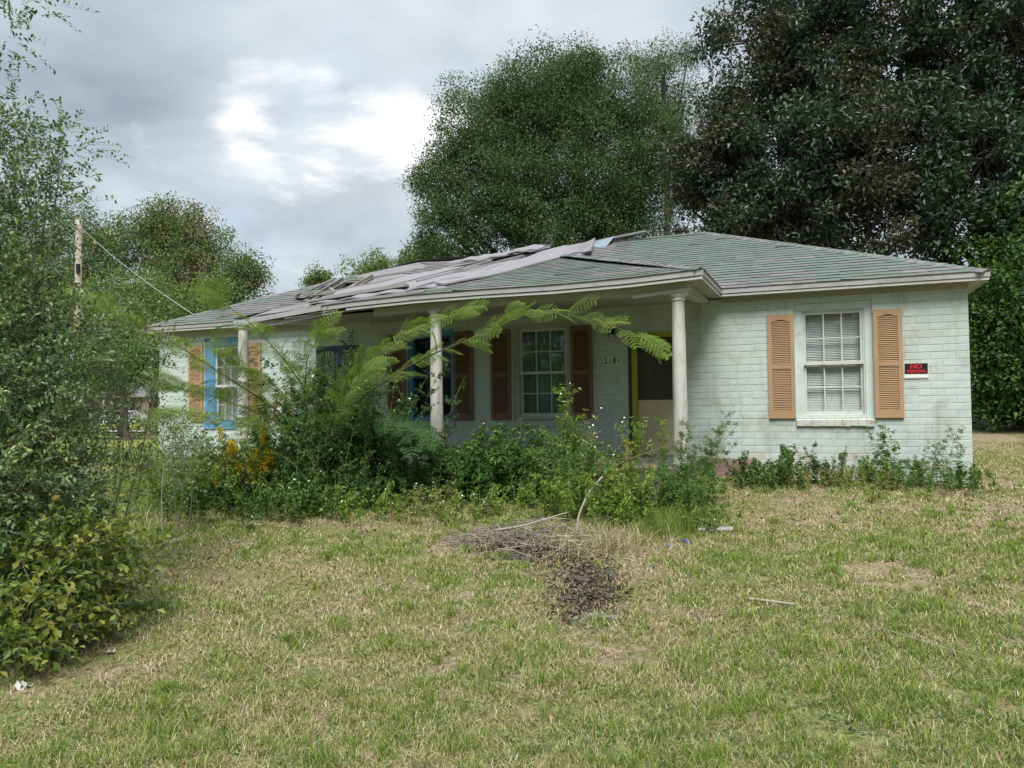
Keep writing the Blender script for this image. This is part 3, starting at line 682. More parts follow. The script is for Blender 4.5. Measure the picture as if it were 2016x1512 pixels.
def build_shingles():
    def main_rng(Y):
        z = [mx0(Y)+.01, mx1(Y)-.01]; segs = []
        valley = -3.12-(.045+.43*(Y+.2))/PP if Y > -.2 else -3.1
        left = max(valley-.1, -5.95-.12*math.sin(Y*9))
        segs.append((left, z[1]))
        lr = -11.3-.22*math.sin(Y*7+1)+(.35 if Y > 2.3 else 0)
        if lr > z[0]+.1: segs.append((z[0], lr))
        if Y < 1.0: segs.append((lr, -10.4+.3*math.sin(Y*13)))
        if Y > 1.6: segs.append((max(lr, -9.9+.2*math.sin(Y*8)), min(-6.75+.1*math.sin(Y*15), z[1])))
        return [q for q in segs if q[1]-q[0] > .05]
    rows = shingle_rows(zmain, -.22, RY, main_rng, EXPO)
    def porch_rng(Y):
        left = np.interp(Y, [-2.2, -1.77, -.78, .35, 1.3], [-8.6, -6.79, -6.17, -5.6, -6.2])+.06*math.sin(Y*17)
        return [(left, pr(Y)-.005)] if pr(Y)-.005-left > .05 else []
    prow = shingle_rows(zporch, -2.225, 1.30, porch_rng, .140, .010)
    allr = [(t, c, 0 if (c[1] > .2 or c[0] > -3) else 0) for t, c in rows]+[(t, c, 1) for t, c in prow]
    r = np.random.default_rng(9)
    def grey(c, isp):
        p = .03
        if (not isp and c[1] < .05) or (isp and c[1] < -1.75): p = .38
        if c[0] < -5.3 and not isp and c[1] > 1.3: p = .85
        if c[0] < -10: p = .45
        if isp and c[0] < -6.3: p = .7
        return r.random() < p
    allr.sort(key=lambda q: math.hypot(q[1][0]+1.93, q[1][1]+11.3))
    rest = G()
    for n, (tabs, c, isp) in enumerate(allr):
        gm = grey(c, isp)
        if n < 300:
            g = G()
            for t in tabs: tab_add(g, t)
            part('shingle', g, M['shingle_grey'] if gm else M['shingle'], roof)
        else:
            for t in tabs: tab_add(rest, t, int(gm))
    part('shingles', rest, [M['shingle'], M['shingle_grey']], roof, kind='stuff')
    # hip and ridge caps
    def caps(a, b_, n, wd, zoff=.012, skip=lambda t: False):
        a = Vector(a); b_ = Vector(b_); d = (b_-a)/n; s = d.cross(Vector((0, 0, 1))).normalized()
        for q in range(n):
            if skip(q/n): continue
            p = a+d*q; e = p+d*1.15; up = Vector((0, 0, 1))
            g = G(); l0, l1 = zoff+.012+r.uniform(-.003, .005), zoff+.003
            drop = wd*.40
            v = [p+s*wd+up*(l0-drop), p+up*l0, p-s*wd+up*(l0-drop), e+s*wd+up*(l1-drop), e+up*l1, e-s*wd+up*(l1-drop)]
            w = [x-up*.008 for x in v[:3]]
            g.add([tuple(x) for x in v+w], [(0, 1, 4, 3), (1, 2, 5, 4), (6, 7, 1, 0), (7, 8, 2, 1)])
            part('ridge_cap', g, M['shingle_grey'] if r.random() < .45 else M['shingle'], roof)
    caps((.2, -.2, 2.745), (RIDGE_R, RY, RZ), 40, .13)
    caps((-3.12, -2.2, 2.70), (-5.6, .28, 3.538), 26, .09, .010)
    caps((RIDGE_R, RY, RZ), (-5.6, RY, RZ), 12, .13)
    caps((-14.19, -.2, 2.745), (-11.2, 2.79, 4.02), 28, .13)
build_shingles()

# torn sheets, boards and rafters on the collapsed part of the roof
def loft(name, top, bot, thick, mat, nu=26, nv=7, ripple=.03, lift=.05, label=None, curl=0.0, seed=0):
    r = np.random.default_rng(seed)
    def along(poly, u):
        poly = np.array(poly, float); d = np.r_[0, np.cumsum(np.linalg.norm(np.diff(poly, axis=0), axis=1))]; d /= d[-1]
        return np.stack([np.interp(u, d, poly[:, k]) for k in range(3)], 1)
    u = np.linspace(0, 1, nu); A = along(top, u); B = along(bot, u); v = []
    ph = r.random(4)*6
    for k in range(nv):
        t = k/(nv-1); P = A*(1-t)+B*t
        P[:, 2] += lift+ripple*np.sin(u*9+ph[0]+t*3)*np.sin(t*3.1+.3)+ripple*.5*np.sin(u*23+ph[1]+t*5)+curl*np.clip(u-.85, 0, 1)*6*(1-t)
        v.append(P)
    v = np.concatenate(v); K = len(v)
    f = []
    for i in range(nv-1):
        for j in range(nu-1):
            a = i*nu+j; f += [(a, a+nu, a+nu+1, a+1), (a+K, a+1+K, a+nu+1+K, a+nu+K)]
    for j in range(nu-1):
        a = j; f.append((a, a+1, a+1+K, a+K)); a = (nv-1)*nu+j; f.append((a, a+K, a+1+K, a+1))
    for i in range(nv-1):
        a = i*nu; f.append((a, a+K, a+nu+K, a+nu)); a = i*nu+nu-1; f.append((a, a+nu, a+nu+K, a+K))
    g = G(); g.add(np.concatenate([v, v-np.array([0, 0, thick])]), f)
    return part(name, g, mat, roof, label=label)
hp = lambda d: (-10.2+d, -2.2+d, 2.5+.42*d-.012*d*d)
loft('roof_sheet', [hp(1.15), hp(1.7), hp(2.2), hp(2.7), hp(3.1), hp(3.45)],
     [(-8.7, -1.85, 2.72), (-8.32, -1.62, 2.80), (-7.41, -1.70, 2.80), (-7.08, -1.3, 2.95), (-6.67, -.99, 3.06), (-6.52, .1, 3.43), (-6.4, .95, 3.73)], .02, M['sheet'], label='large pale sheet draped over the sunken porch roof', seed=1, ripple=.018, lift=.035, nv=9)
loft('roof_sheet', [(-7.1, -1.48, 2.90), (-6.74, -1.3, 2.96), (-6.49, -.31, 3.30), (-6.2, .8, 3.70), (-5.97, 1.5, 3.92), (-6.02, 2.7, 4.20), (-6.02, 3.73, 4.46)],
     [(-6.72, -1.68, 2.83), (-6.29, -1.27, 2.97), (-5.82, -.24, 3.31), (-5.6, .4, 3.53), (-5.68, 1.6, 3.80), (-5.8, 2.6, 4.02), (-5.88, 3.03, 4.15)], .025, M['sheet'], nv=5, lift=.04, ripple=.015, label='long pale torn strip running up to the ridge', curl=.08, seed=2)
loft('roof_sheet', [(-8.9, -1.55, 2.80), (-8.2, -1.5, 2.86), (-7.6, -1.35, 2.92), (-7.1, -1.1, 3.02)],
     [(-8.9, -2.0, 2.63), (-8.0, -1.95, 2.70), (-7.4, -1.85, 2.75), (-6.9, -1.75, 2.80)], .02, M['sheet'], nv=5, lift=.03, ripple=.03, label='rumpled pale sheet low on the porch roof', seed=3)
loft('roof_sheet', [hp(2.95), hp(3.3), (-6.5, 1.5, 3.93), (-6.25, 1.55, 3.90)],
     [(-7.6, .0, 3.42), (-7.1, .3, 3.5), (-6.7, .5, 3.60), (-6.35, .7, 3.68)], .02, M['sheet'], nu=14, nv=5, lift=.10, ripple=.03, label='lifted pale sheet at the peak of the porch roof', seed=4)
def loose(a, b_, w, h, mat='board', nm='loose_board', up=(0, 0, 1), label=None):
    g = G(); n = 6; A = np.array(a, float); B = np.array(b_, float)
    for q in range(1):
        g.beam(a, b_, w, h, 0, up)
    return part(nm, g, M[mat], roof, label=label)
for a, b_, w, h in (((-8.98, -1.87, 2.72), (-7.39, -1.68, 2.88), .14, .035), ((-8.6, -2.15, 2.60), (-6.85, -2.12, 2.69), .14, .03), ((-8.85, -1.72, 2.78), (-7.55, -1.45, 2.95), .10, .03),
                    ((-9.7, -1.7, 2.66), (-8.5, -1.5, 2.83), .15, .03), ((-9.7, -2.1, 2.50), (-8.5, -2.14, 2.60), .12, .03), ((-10.2, -1.9, 2.50), (-9.0, -1.95, 2.62), .16, .03), ((-10.1, -1.3, 2.62), (-9.0, -1.2, 2.88), .14, .03),
                    ((-6.02, 3.72, 4.47), (-4.95, 3.70, 4.58), .13, .035), ((-7.6, 3.5, 4.32), (-7.0, 3.72, 4.46), .08, .04), ((-10.6, .2, 2.98), (-9.4, .05, 3.03), .16, .03), ((-10.9, 2.3, 3.82), (-9.9, 2.95, 4.05), .1, .03),
                    ((-7.5, -1.2, 3.02), (-6.45, .6, 3.66), .05, .03), ((-7.9, -1.3, 2.97), (-6.9, .3, 3.56), .04, .03), ((-9.2, -1.2, 2.95), (-8.2, -.3, 3.28), .05, .04)):
    loose(a, b_, w, h)
g = G(); g.hull([(-6.02, 3.3, 4.26), (-6.02, 3.3, 4.28), (-5.97, 3.62, 4.44), (-5.97, 3.62, 4.46), (-5.68, 3.28, 4.24), (-5.68, 3.28, 4.26), (-5.60, 3.66, 4.52), (-5.60, 3.66, 4.54)])
part('roof_flashing', g, plain('pale_blue_plastic_sheet', (.20, .26, .30), .5), roof, label='scrap of pale blue sheet near the ridge')
rr = np.random.default_rng(12)
for k in range(7):
    x = -11.55+k*.18; g = G(); g.beam((x, .7, 3.05+rr.uniform(-.04, .05)), (x+rr.uniform(-.15, .45), 2.35, 3.80+rr.uniform(-.12, .1)), .045, .09); part('rafter', g, M['oldwood'], roof)
for k in range(11):
    a = np.array([-11.4+rr.uniform(0, 1.4), .6+rr.uniform(0, 1.0), 3.12+rr.uniform(0, .3)]); b_ = a+np.array([rr.uniform(-.5, .6), rr.uniform(-.3, .5), rr.uniform(.0, .25)])
    g = G(); g.beam(tuple(a), tuple(b_), .06, .03); part('broken_lath', g, M['board'], roof)

# eaves: two-board fascia, soffits
def sweep(name, xs, yf, zf, y0, y1, z0, z1, mat, parent, label=None):
    g = G(); v = []
    for x in xs:
        z = float(zf(x)); y = float(yf(x)); v += [(x, y+y0, z+z0), (x, y+y0, z+z1), (x, y+y1, z+z0), (x, y+y1, z+z1)]
    f = []
    for i in range(len(xs)-1):
        a = i*4; b_ = a+4; f += [(a, b_, b_+1, a+1), (a+1, b_+1, b_+3, a+3), (a+3, b_+3, b_+2, a+2), (a+2, b_+2, b_, a)]
    e = (len(xs)-1)*4; f += [(0, 1, 3, 2), (e, e+2, e+3, e+1)]
    g.add(v, f); return part(name, g, mat, parent, label=label)
c0 = lambda x: 0.0
ms = lambda x: -.02*np.exp(-((x+9.5)/1.2)**2)
main_segs = ((-3.10, .205), (-14.195, -8.95))
for a, b_ in main_segs:
    xs = np.linspace(a, b_, 24)
    lo = (lambda x: 0.0) if a > -5 else (lambda x: -.10*sm((x+10.4)/1.5))
    sweep('fascia_board', xs, c0, lo, -.218, -.19, 2.672, 2.738, M['fascia'], roof)
    sweep('fascia_trim', xs, c0, lo, -.205, -.18, 2.632, 2.664, M['white'], roof)
    sweep('drip_edge', xs, c0, lo, -.226, -.20, 2.7385, 2.7455, M['doordark'], roof)
for a, b_, nm, m_, z0, z1, x in ((-.218, HD+.2, 'fascia_board', 'fascia', 2.672, 2.738, .19), (-.205, HD+.2, 'fascia_trim', 'white', 2.632, 2.664, .18)):
    g = G(); g.box(x+.016, x+.032, a+.032, b_, z0, z1); part(nm, g, M[m_], roof)
    g = G(); g.box(-14.19-.03, -14.19-.01, a+.032, b_, z0, z1); part(nm, g, M[m_], roof)
g = G(); g.box(-14.17, .18, -.178, .009, 2.634, 2.65); g.box(.012, .18, .01, HD, 2.634, 2.65); part('soffit', g, M['cream'], roof, kind='stuff')
# cream strips that paint in the shade under the soffit
g = G(); g.box(-3.13, -.002, -.022, .0, 2.565, 2.632); part('eave_shade_strip', g, M['cream'], house)
g = G(); g.box(HX0, -10.3, -.022, .0, 2.53, 2.632); part('eave_shade_strip', g, M['cream'], house)

porch = empty('porch', (0, 0, 0), house); porch.location = (-house.location.x, -house.location.y, 0)
xs = np.linspace(-8.75, -3.12, 40); er = lambda x: eave(x)
sweep('fascia_board', xs, c0, er, -2.225, -2.195, -.075, -.010, M['fascia'], porch)
sweep('fascia_trim', xs, c0, er, -2.210, -2.185, -.118, -.085, M['white'], porch)
sweep('drip_edge', xs, c0, er, -2.236, -2.205, -.009, -.001, M['doordark'], porch)
sweep('fascia_board', np.linspace(-10.1, -8.5, 10), c0, lambda x: eave(x)-.05+.03*(x+9.3), -2.26, -2.235, -.05, .02, M['fascia'], porch, 'split fascia board at the collapsed left end')
sweep('fascia_trim', np.linspace(-9.9, -8.1, 10), c0, lambda x: eave(x)-.10+.05*(x+9), -2.21, -2.185, -.07, -.03, M['board'], porch, 'loose trim hanging below the collapsed eave')
# return of the porch eave on its right side
def ret(nm, x0, x1, z0, z1, m_):
    g = G(); g.hull([(x0, -2.192, 2.70+z0), (x0, -2.192, 2.70+z1), (x0, -.20, 2.745+z0), (x0, -.20, 2.745+z1), (x1, -2.192, 2.70+z0), (x1, -2.192, 2.70+z1), (x1, -.20, 2.745+z0), (x1, -.20, 2.745+z1)])
    part(nm, g, M[m_], porch)
ret('fascia_board', -3.118, -3.095, -.075, -.010, 'fascia'); ret('fascia_trim', -3.13, -3.108, -.118, -.085, 'white'); ret('drip_edge', -3.118, -3.084, -.009, -.001, 'doordark')
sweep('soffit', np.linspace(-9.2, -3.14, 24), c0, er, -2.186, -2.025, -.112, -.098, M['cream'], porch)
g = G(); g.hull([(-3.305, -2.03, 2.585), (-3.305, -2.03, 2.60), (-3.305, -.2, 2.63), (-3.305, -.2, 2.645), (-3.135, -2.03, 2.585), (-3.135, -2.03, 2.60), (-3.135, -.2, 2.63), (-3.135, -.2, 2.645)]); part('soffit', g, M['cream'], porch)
BX = [-7.75, -6.8, -5, -4, -3.31]; BZ = [2.415, 2.442, 2.468, 2.458, 2.479]
bz = lambda x: np.interp(x, BX, BZ)
sweep('porch_beam', np.linspace(-7.75, -3.31, 26), c0, bz, -2.03, -1.87, 0, .125, M['beam'], porch, 'long cream beam across the porch, broken off at its left end')
g = G(); g.hull([(-3.46, -1.87, 2.48), (-3.46, -1.87, 2.60), (-3.46, -.001, 2.572), (-3.46, -.001, 2.66), (-3.311, -1.87, 2.48), (-3.311, -1.87, 2.60), (-3.311, -.001, 2.572), (-3.311, -.001, 2.66)]); part('porch_beam', g, M['beam'], porch)
g = G(); g.hull([(-3.306, -2.02, 2.48), (-3.306, -2.02, 2.515), (-3.306, -.01, 2.572), (-3.306, -.01, 2.607), (-3.285, -2.02, 2.48), (-3.285, -2.02, 2.515), (-3.285, -.01, 2.572), (-3.285, -.01, 2.607)]); part('beam_trim', g, M['cream'], porch)
sweep('beam_trim', np.linspace(-3.98, -3.285, 6), c0, lambda x: bz(x)-.028*(-x-3.3)/.7, -2.062, -2.032, -.012, .03, M['white'], porch, 'loose trim strip sagging from the beam corner')
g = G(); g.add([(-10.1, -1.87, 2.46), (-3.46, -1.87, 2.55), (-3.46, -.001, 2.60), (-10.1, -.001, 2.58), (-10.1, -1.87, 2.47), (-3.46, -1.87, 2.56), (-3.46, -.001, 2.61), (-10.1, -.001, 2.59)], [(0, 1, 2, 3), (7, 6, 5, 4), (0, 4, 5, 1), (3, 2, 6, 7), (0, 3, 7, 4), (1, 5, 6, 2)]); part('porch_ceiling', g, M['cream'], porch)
g = G(); g.box(-10.1, -3.37, -2.28, -.001, -.25, .33); part('porch_floor', g, M['concrete'], porch)
for x, zt in ((-3.426, 2.44), (-6.766, 2.42), (-10.13, 2.42)):
    c = empty('column', (0, 0, 0), house); c.location = (-house.location.x, -house.location.y, 0)
    g = G(); g.lathe([(.0, .33), (.112, .33), (.115, .36), (.108, .385), (.094, .40), (.090, .43), (.090, .9), (.087, 1.4), (.082, 1.8), (.076, 2.2), (.073, zt-.10), (.073, zt-.075)], (x, -2.0, 0), 28); part('shaft', g, M['column'], c, True)
    g = G(); g.lathe([(.075, zt-.085), (.085, zt-.075), (.085, zt-.06), (.077, zt-.055), (.079, zt-.04), (.098, zt-.02), (.10, zt-.003), (0, zt-.001)], (x, -2.0, 0), 28); part('capital', g, M['column'], c, True)
    if x > -9: g = G(); g.box(x-.105, x+.105, -2.055, -1.86, zt-.002, zt+.028); part('abacus', g, M['white'], c)

# things fixed on the wall --------------------------------------
def text_mesh(body, size, loc, mat, parent, sx=1.0, bold=.0):
    cu = bpy.data.curves.new('lettering', 'FONT'); cu.body = body; cu.size = size; cu.align_x = 'CENTER'; cu.align_y = 'CENTER'; cu.extrude = .0008; cu.offset = bold
    cu.materials.append(mat)
    tmp = bpy.data.objects.new('lettering_curve', cu); COL.objects.link(tmp)
    me = bpy.data.meshes.new_from_object(tmp.evaluated_get(bpy.context.evaluated_depsgraph_get())); bpy.data.objects.remove(tmp)
    o = bpy.data.objects.new('lettering', me); COL.objects.link(o); o.parent = parent
    o.rotation_euler = (math.pi/2, 0, 0); o.scale = (sx, 1, 1); o.location = Vector(loc)-parent.location
    return o
sign = thing('warning_sign', 'black, red and white NO TRESPASSING sign on the mint brick wall', 'sign', (-.625, -.012, 1.502))
g = G(); g.box(-.775, -.478, -.0105, -.0065, 1.397, 1.607); part('board', g, M['signwhite'], sign)
g = G(); g.box(-.763, -.490, -.0120, -.0106, 1.457, 1.597); part('black_panel', g, M['black'], sign)
g = G()
for a, b_, c, d in ((-.769, -.766, 1.403, 1.601), (-.487, -.484, 1.403, 1.601), (-.766, -.487, 1.598, 1.601), (-.766, -.487, 1.403, 1.408)): g.box(a, b_, -.0118, -.0106, c, d)
part('border', g, M['black'], sign, kind='stuff')
text_mesh('NO', .088, (-.6265, -.0136, 1.557), M['red'], sign, 1.0, .0022); text_mesh('TRESPASSING', .058, (-.6265, -.0136, 1.492), M['red'], sign, .66, .0018)
sign.rotation_euler = (0, math.radians(.6), 0)
hn = thing('house_number', 'pale plate with dark house numbers beside the plywood door', 'house number', (-4.76, -.01, 1.765))
g = G(); g.box(-4.90, -4.62, -.016, -.004, 1.70, 1.833); part('plate', g, M['plaque'], hn)
for i, (ch, mt) in enumerate((('2', M['black']), ('1', M['black']), ('8', M['black']), ('8', M['cream']))):
    text_mesh(ch, .125, (-4.865+i*.068, -.0185, 1.767), mt, hn, .8, .002)['label'] = 'faded pale numeral' if i == 3 else 'black numeral'
lamp = thing('wall_lamp', 'small porch wall lamp with black bracket above the house numbers', 'wall lamp', (-4.757, -.01, 2.2))
g = G(); g.lathe([(0, 2.245), (.05, 2.24), (.058, 2.19), (.05, 2.175), (0, 2.17)], (-4.757, -.085, 0), 18); g.box(-4.80, -4.715, -.03, -.004, 2.15, 2.27); g.box(-4.775, -4.74, -.08, -.03, 2.20, 2.225); part('bracket', g, M['lampmetal'], lamp)
g = G(); g.lathe([(.045, 2.17), (.058, 2.14), (.058, 2.095), (.045, 2.065), (0, 2.06)], (-4.757, -.085, 0), 18); part('lamp_shade', g, M['lampglass'], lamp, True)

# ---------------------------------------------------------------- plants
L_ = {}
L_['magnolia'] = island_mat('glossy_magnolia_leaf', [(0, (.018, .05, .03)), (.5, (.035, .08, .045)), (.85, (.055, .11, .05)), (.93, (.11, .12, .05)), (1, (.11, .085, .05))], .42, .15, .4, False, None, (.05, .07, .045))
L_['oak'] = island_mat('oak_leaf', [(0, (0.043, 0.083, 0.037)), (.6, (0.080, 0.144, 0.056)), (.88, (0.128, 0.199, 0.070)), (.93, (0.210, 0.187, 0.083)), (1, (0.176, 0.144, 0.083))], .6, .22, .18)
L_['spur'] = island_mat('grey_green_leaf', [(0, (0.069, 0.108, 0.058)), (1, (0.166, 0.215, 0.117))], .55, .25, .3)
L_['far'] = island_mat('distant_tree_leaf', [(0, (0.047, 0.095, 0.038)), (.6, (0.113, 0.189, 0.066)), (.85, (0.189, 0.246, 0.095)), (.93, (0.284, 0.208, 0.095)), (1, (0.227, 0.170, 0.095))], .65, .28, .15)
L_['vine'] = island_mat('vine_leaf', [(0, (0.079, 0.132, 0.040)), (.6, (0.145, 0.211, 0.066)), (1, (0.224, 0.264, 0.092))], .6, .3, .3)
L_['dark'] = island_mat('dark_shrub_leaf', [(0, (0.037, 0.082, 0.043)), (1, (0.141, 0.250, 0.110))], .5, .15, .4)
L_['hedge'] = island_mat('woodland_edge_leaf', [(0, (0.032, 0.071, 0.020)), (.6, (0.064, 0.134, 0.032)), (1, (0.121, 0.213, 0.043))], .5, .25, .4)
L_['yaupon'] = island_mat('yaupon_leaf', [(0, (0.056, 0.106, 0.050)), (.6, (0.131, 0.206, 0.081)), (.9, (0.213, 0.294, 0.106)), (1, (0.325, 0.288, 0.100))], .4, .2, .5)
L_['sapling'] = island_mat('yellow_green_sapling_leaf', [(0, (0.083, 0.132, 0.028)), (.5, (0.165, 0.220, 0.044)), (.85, (0.264, 0.297, 0.066)), (1, (0.330, 0.286, 0.055))], .5, .35, .4)
L_['bush'] = island_mat('dark_bush_leaf', [(0, (.028, .075, .022)), (.6, (.055, .13, .032)), (.9, (.095, .185, .045)), (1, (.15, .22, .065))], .55, .22, .22)
L_['bright'] = island_mat('bright_weed_leaf', [(0, (.095, .17, .03)), (.5, (.17, .27, .045)), (.88, (.26, .345, .07)), (1, (.38, .36, .09))], .5, .35, .4)
L_['ragweed'] = island_mat('mid_green_weed_leaf', [(0, (.045, .115, .028)), (.6, (.095, .185, .045)), (.92, (.16, .25, .06)), (1, (.28, .28, .08))], .55, .3, .25)
L_['goldleaf'] = island_mat('goldenrod_leaf', [(0, (0.101, 0.181, 0.041)), (.7, (0.202, 0.282, 0.060)), (1, (0.343, 0.302, 0.080))], .55, .3, .3)
L_['olive'] = island_mat('dry_olive_leaf', [(0, (0.113, 0.135, 0.045)), (.6, (0.224, 0.239, 0.083)), (1, (0.374, 0.299, 0.135))], .6, .3, .3)
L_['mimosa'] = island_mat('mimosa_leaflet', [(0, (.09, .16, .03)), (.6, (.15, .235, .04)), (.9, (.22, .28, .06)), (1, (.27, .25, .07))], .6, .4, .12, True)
L_['mimosadark'] = island_mat('mimosa_dark_leaflet', [(0, (.025, .065, .025)), (1, (.05, .10, .035))], .8, .12, .05, True)  # darker leaflet colour for the fronds of one low stem
L_['yellow'] = plain('goldenrod_flower', (.70, .50, .03), .7, .2, var=.25, scale=90)
L_['white'] = plain('white_petal', (.72, .72, .66), .7, .2, var=.1)

L_['autumn'] = island_mat('turning_leaf', [(0, (.10, .11, .05)), (.6, (.19, .14, .07)), (1, (.27, .18, .11))], .6, .25, .3)
def tree(name, label, lobes, ncl, nleaf, LL, WW, mat, base, trunk_r, seed, clr=(.35, .75), gap=-.45, gs=1.3, group=None, limbs=True, pend=0.0, cat='tree', trunk_bend=.5, bark='bark', mixat=0.0, aniso=1.0):
    global RNG
    RNG = np.random.default_rng(seed); r = RNG
    base = np.array([base[0], base[1], float(gz(base[0], base[1]))-.05])
    root = thing(name, label, cat, tuple(base), group)
    lob = np.array(lobes); w = lob[:, 3]**2.2; w /= w.sum()
    idx = r.choice(len(lob), ncl, p=w)
    d = r.normal(size=(ncl, 3)); d /= np.linalg.norm(d, axis=1)[:, None]
    rad = r.random(ncl)**(1/2.4)
    C = lob[idx, :3]+d*(lob[idx, 3]*rad*(1+.40*noise3(d*3+idx[:, None], 1.0, seed)))[:, None]
    C = C[noise3(C*np.array([1, aniso, 1]), gs, seed+3) > gap]      # gaps run through the crown
    C = C[C[:, 2] > base[2]+.25]
    n = len(C); cr = r.uniform(clr[0], clr[1], n)
    ci = np.repeat(np.arange(n), nleaf)
    q = r.normal(size=(len(ci), 3)); q /= np.linalg.norm(q, axis=1)[:, None]
    P = C[ci]+q*(cr[ci]*r.random(len(ci))**.45)[:, None]*np.array([1, 1, .75])
    ax = q*.8+r.normal(size=q.shape)*.55+np.array([0, 0, .12-pend])
    g = G(); sc_ = r.uniform(.7, 1.25, len(ci))
    nrm = q*.7+np.array([0, 0, .75])+r.normal(size=q.shape)*.38
    if isinstance(mat, (list, tuple)):
        sel = (noise3(C, 1.6, seed+9)+r.normal(size=n)*.25 > mixat)[ci]
        for mi, k in ((0, ~sel), (1, sel)): g.leaves(P[k], ax[k], (LL*sc_)[k], (WW*sc_)[k], .12, .12, mi, up=nrm[k])
    else: g.leaves(P, ax, LL*sc_, WW*sc_, .12, .12, 0, up=nrm)
    part('crown', g, mat, root)
    # trunk, limbs and twigs
    g = G(); cen = lob[:, :3].mean(0); top = np.array([cen[0]*.7+base[0]*.3, cen[1]*.7+base[1]*.3, cen[2]])
    k = 10; t = np.linspace(0, 1, k)[:, None]
    wob = np.cumsum(r.normal(size=(k, 3))*np.array([1, 1, .2]), 0)*.07*trunk_r*4
    tp = base+(top-base)*t+wob*t
    g.tube(tp, np.linspace(trunk_r, trunk_r*.4, k)*(1+.6*np.exp(-np.linspace(0, 9, k)*1.2)), 10)
    if limbs:
        for L4 in lob:
            e = L4[:3]; s_ = tp[np.clip(int(k*np.clip((e[2]-base[2])/(top[2]-base[2]+1e-6)*.62, .2, .9)), 1, k-2)]
            m_ = (s_+e)/2+np.array([0, 0, -.12*np.linalg.norm(e-s_)])+r.normal(size=3)*.2*L4[3]
            u = np.linspace(0, 1, 7)[:, None]; bp = s_*(1-u)**2+2*m_*u*(1-u)+e*u**2
            g.tube(bp, np.linspace(trunk_r*.38, trunk_r*.10, 7), 6)
            mine = C[np.linalg.norm(C-e, axis=1) < L4[3]*1.05]
            for c in mine[r.permutation(len(mine))[:max(5, int(len(mine)*.07))]]:
                s2 = bp[r.integers(3, 7)]; m2 = (s2+c)/2+r.normal(size=3)*.12*L4[3]
                u5 = np.linspace(0, 1, 5)[:, None]; g.tube(s2*(1-u5)**2+2*m2*u5*(1-u5)+c*u5**2, np.linspace(trunk_r*.09, .008, 5), 4)
    part('trunk', g, M[bark], root, True)
    return root

L_['brownmag'] = island_mat('brownish_evergreen_leaf', [(0, (.04, .055, .028)), (.45, (.085, .085, .045)), (.8, (.10, .083, .055)), (1, (.13, .115, .065))], .5, .2, .3, False, None, (.085, .076, .052))
tree('magnolia_tree', 'huge dark evergreen with brownish leaves behind the right roof slope, sky showing through', [q for q in MAGNOLIA if q[0] < .5]+[(-4.9, 10.9, 8.3, 1.3), (-5.2, 11.2, 6.9, 1.2), (-4.2, 10.6, 6.3, 1.1), (-2.9, 10.4, 6.3, 1.3), (-1.4, 10.6, 6.4, 1.4), (-.2, 10.8, 6.0, 1.4), (-2.3, 10.2, 8.0, 1.5), (-.6, 10.6, 8.2, 1.6), (-3.6, 10.4, 8.0, 1.2)], 6800, 24, .16, .066, (L_['magnolia'], L_['brownmag']), (-1.93, 12.2), .34, 101, (.22, .42), -.10, .92, mixat=.16, aniso=.13)
tree('magnolia_tree', 'dark glossy green magnolia in the upper right corner, lighter gaps at the frame edge', [q for q in MAGNOLIA if q[0] >= .5]+[(1.3, 11.2, 6.2, 1.4), (2.3, 11.3, 5.2, 1.3), (3.5, 11.8, 5.4, 1.5), (.9, 11.4, 8.2, 1.5), (2.4, 11.4, 7.4, 1.5)], 6400, 24, .17, .074, (L_['magnolia'], L_['brownmag']), (3.2, 13.6), .34, 131, (.22, .42), -.14, .92, mixat=.6, aniso=.13)
tree('oak_tree', 'broad small-leaved green oak rising behind the middle of the roof', OAK, 6800, 38, .09, .044, L_['oak'], (-10.2, 14.2), .30, 102, (.28, .52), -.42, .6, aniso=.15)
tree('slender_tree', 'pale wispy treetop sticking up between the oak and the magnolia', SPUR, 700, 26, .10, .04, L_['spur'], (-7.2, 19.6), .2, 103, (.25, .5), -.3, .7)
tree('background_tree', 'rounded tree crown rising directly behind the utility pole', POLETREE, 900, 24, .17, .085, L_['far'], (-43, 22), .3, 104, (.4, .8), -.5, 1.2, 'trees beyond the left lawn')
tree('background_tree', 'wide autumn-tinged tree left of the house between pole and eave', FARTREE, 1800, 24, .17, .085, (L_['far'], L_['autumn']), (-36, 23), .4, 105, (.35, .75), -.38, 1.1, 'trees beyond the left lawn', mixat=.42)

tree('background_tree', 'dense green tree filling the gap left of the utility pole', LEFTTREE, 1300, 24, .16, .08, L_['far'], (-40.5, 15.5), .35, 106, (.4, .8), -.7, 1.2, 'trees beyond the left lawn')
tree('vine_covered_tree', 'pale green vine-smothered thicket beside the left eave', VINES, 900, 26, .14, .06, L_['vine'], (-29.3, 13.9), .2, 107, (.3, .6), -.8, 1.0)
tree('dark_shrub', 'shadowy dark green shrub right of the foot of the utility pole', DARKTREE, 700, 26, .13, .06, L_['dark'], (-27.4, 10.8), .16, 108, (.3, .55), -.8, 1.0, None, True, 0, 'shrub')
tree('woodland_shrub', 'tall leafy green thicket beyond the right end of the house', HEDGE, 1900, 20, .13, .07, L_['hedge'], (2.9, 10.9), .14, 109, (.22, .5), -.75, .8, None, True, 0, 'thicket')
tree('distant_tree', 'tiny far tree above the left roof slope', MID1, 130, 22, .22, .12, L_['far'], (-44.4, 46.8), .25, 110, (.4, .7), -.5, 1)
tree('distant_tree', 'far yellow-green treetop peeking over the sunken roof', MID2, 260, 22, .2, .11, L_['vine'], (-34, 40.2), .3, 111, (.4, .7), -.5, 1)
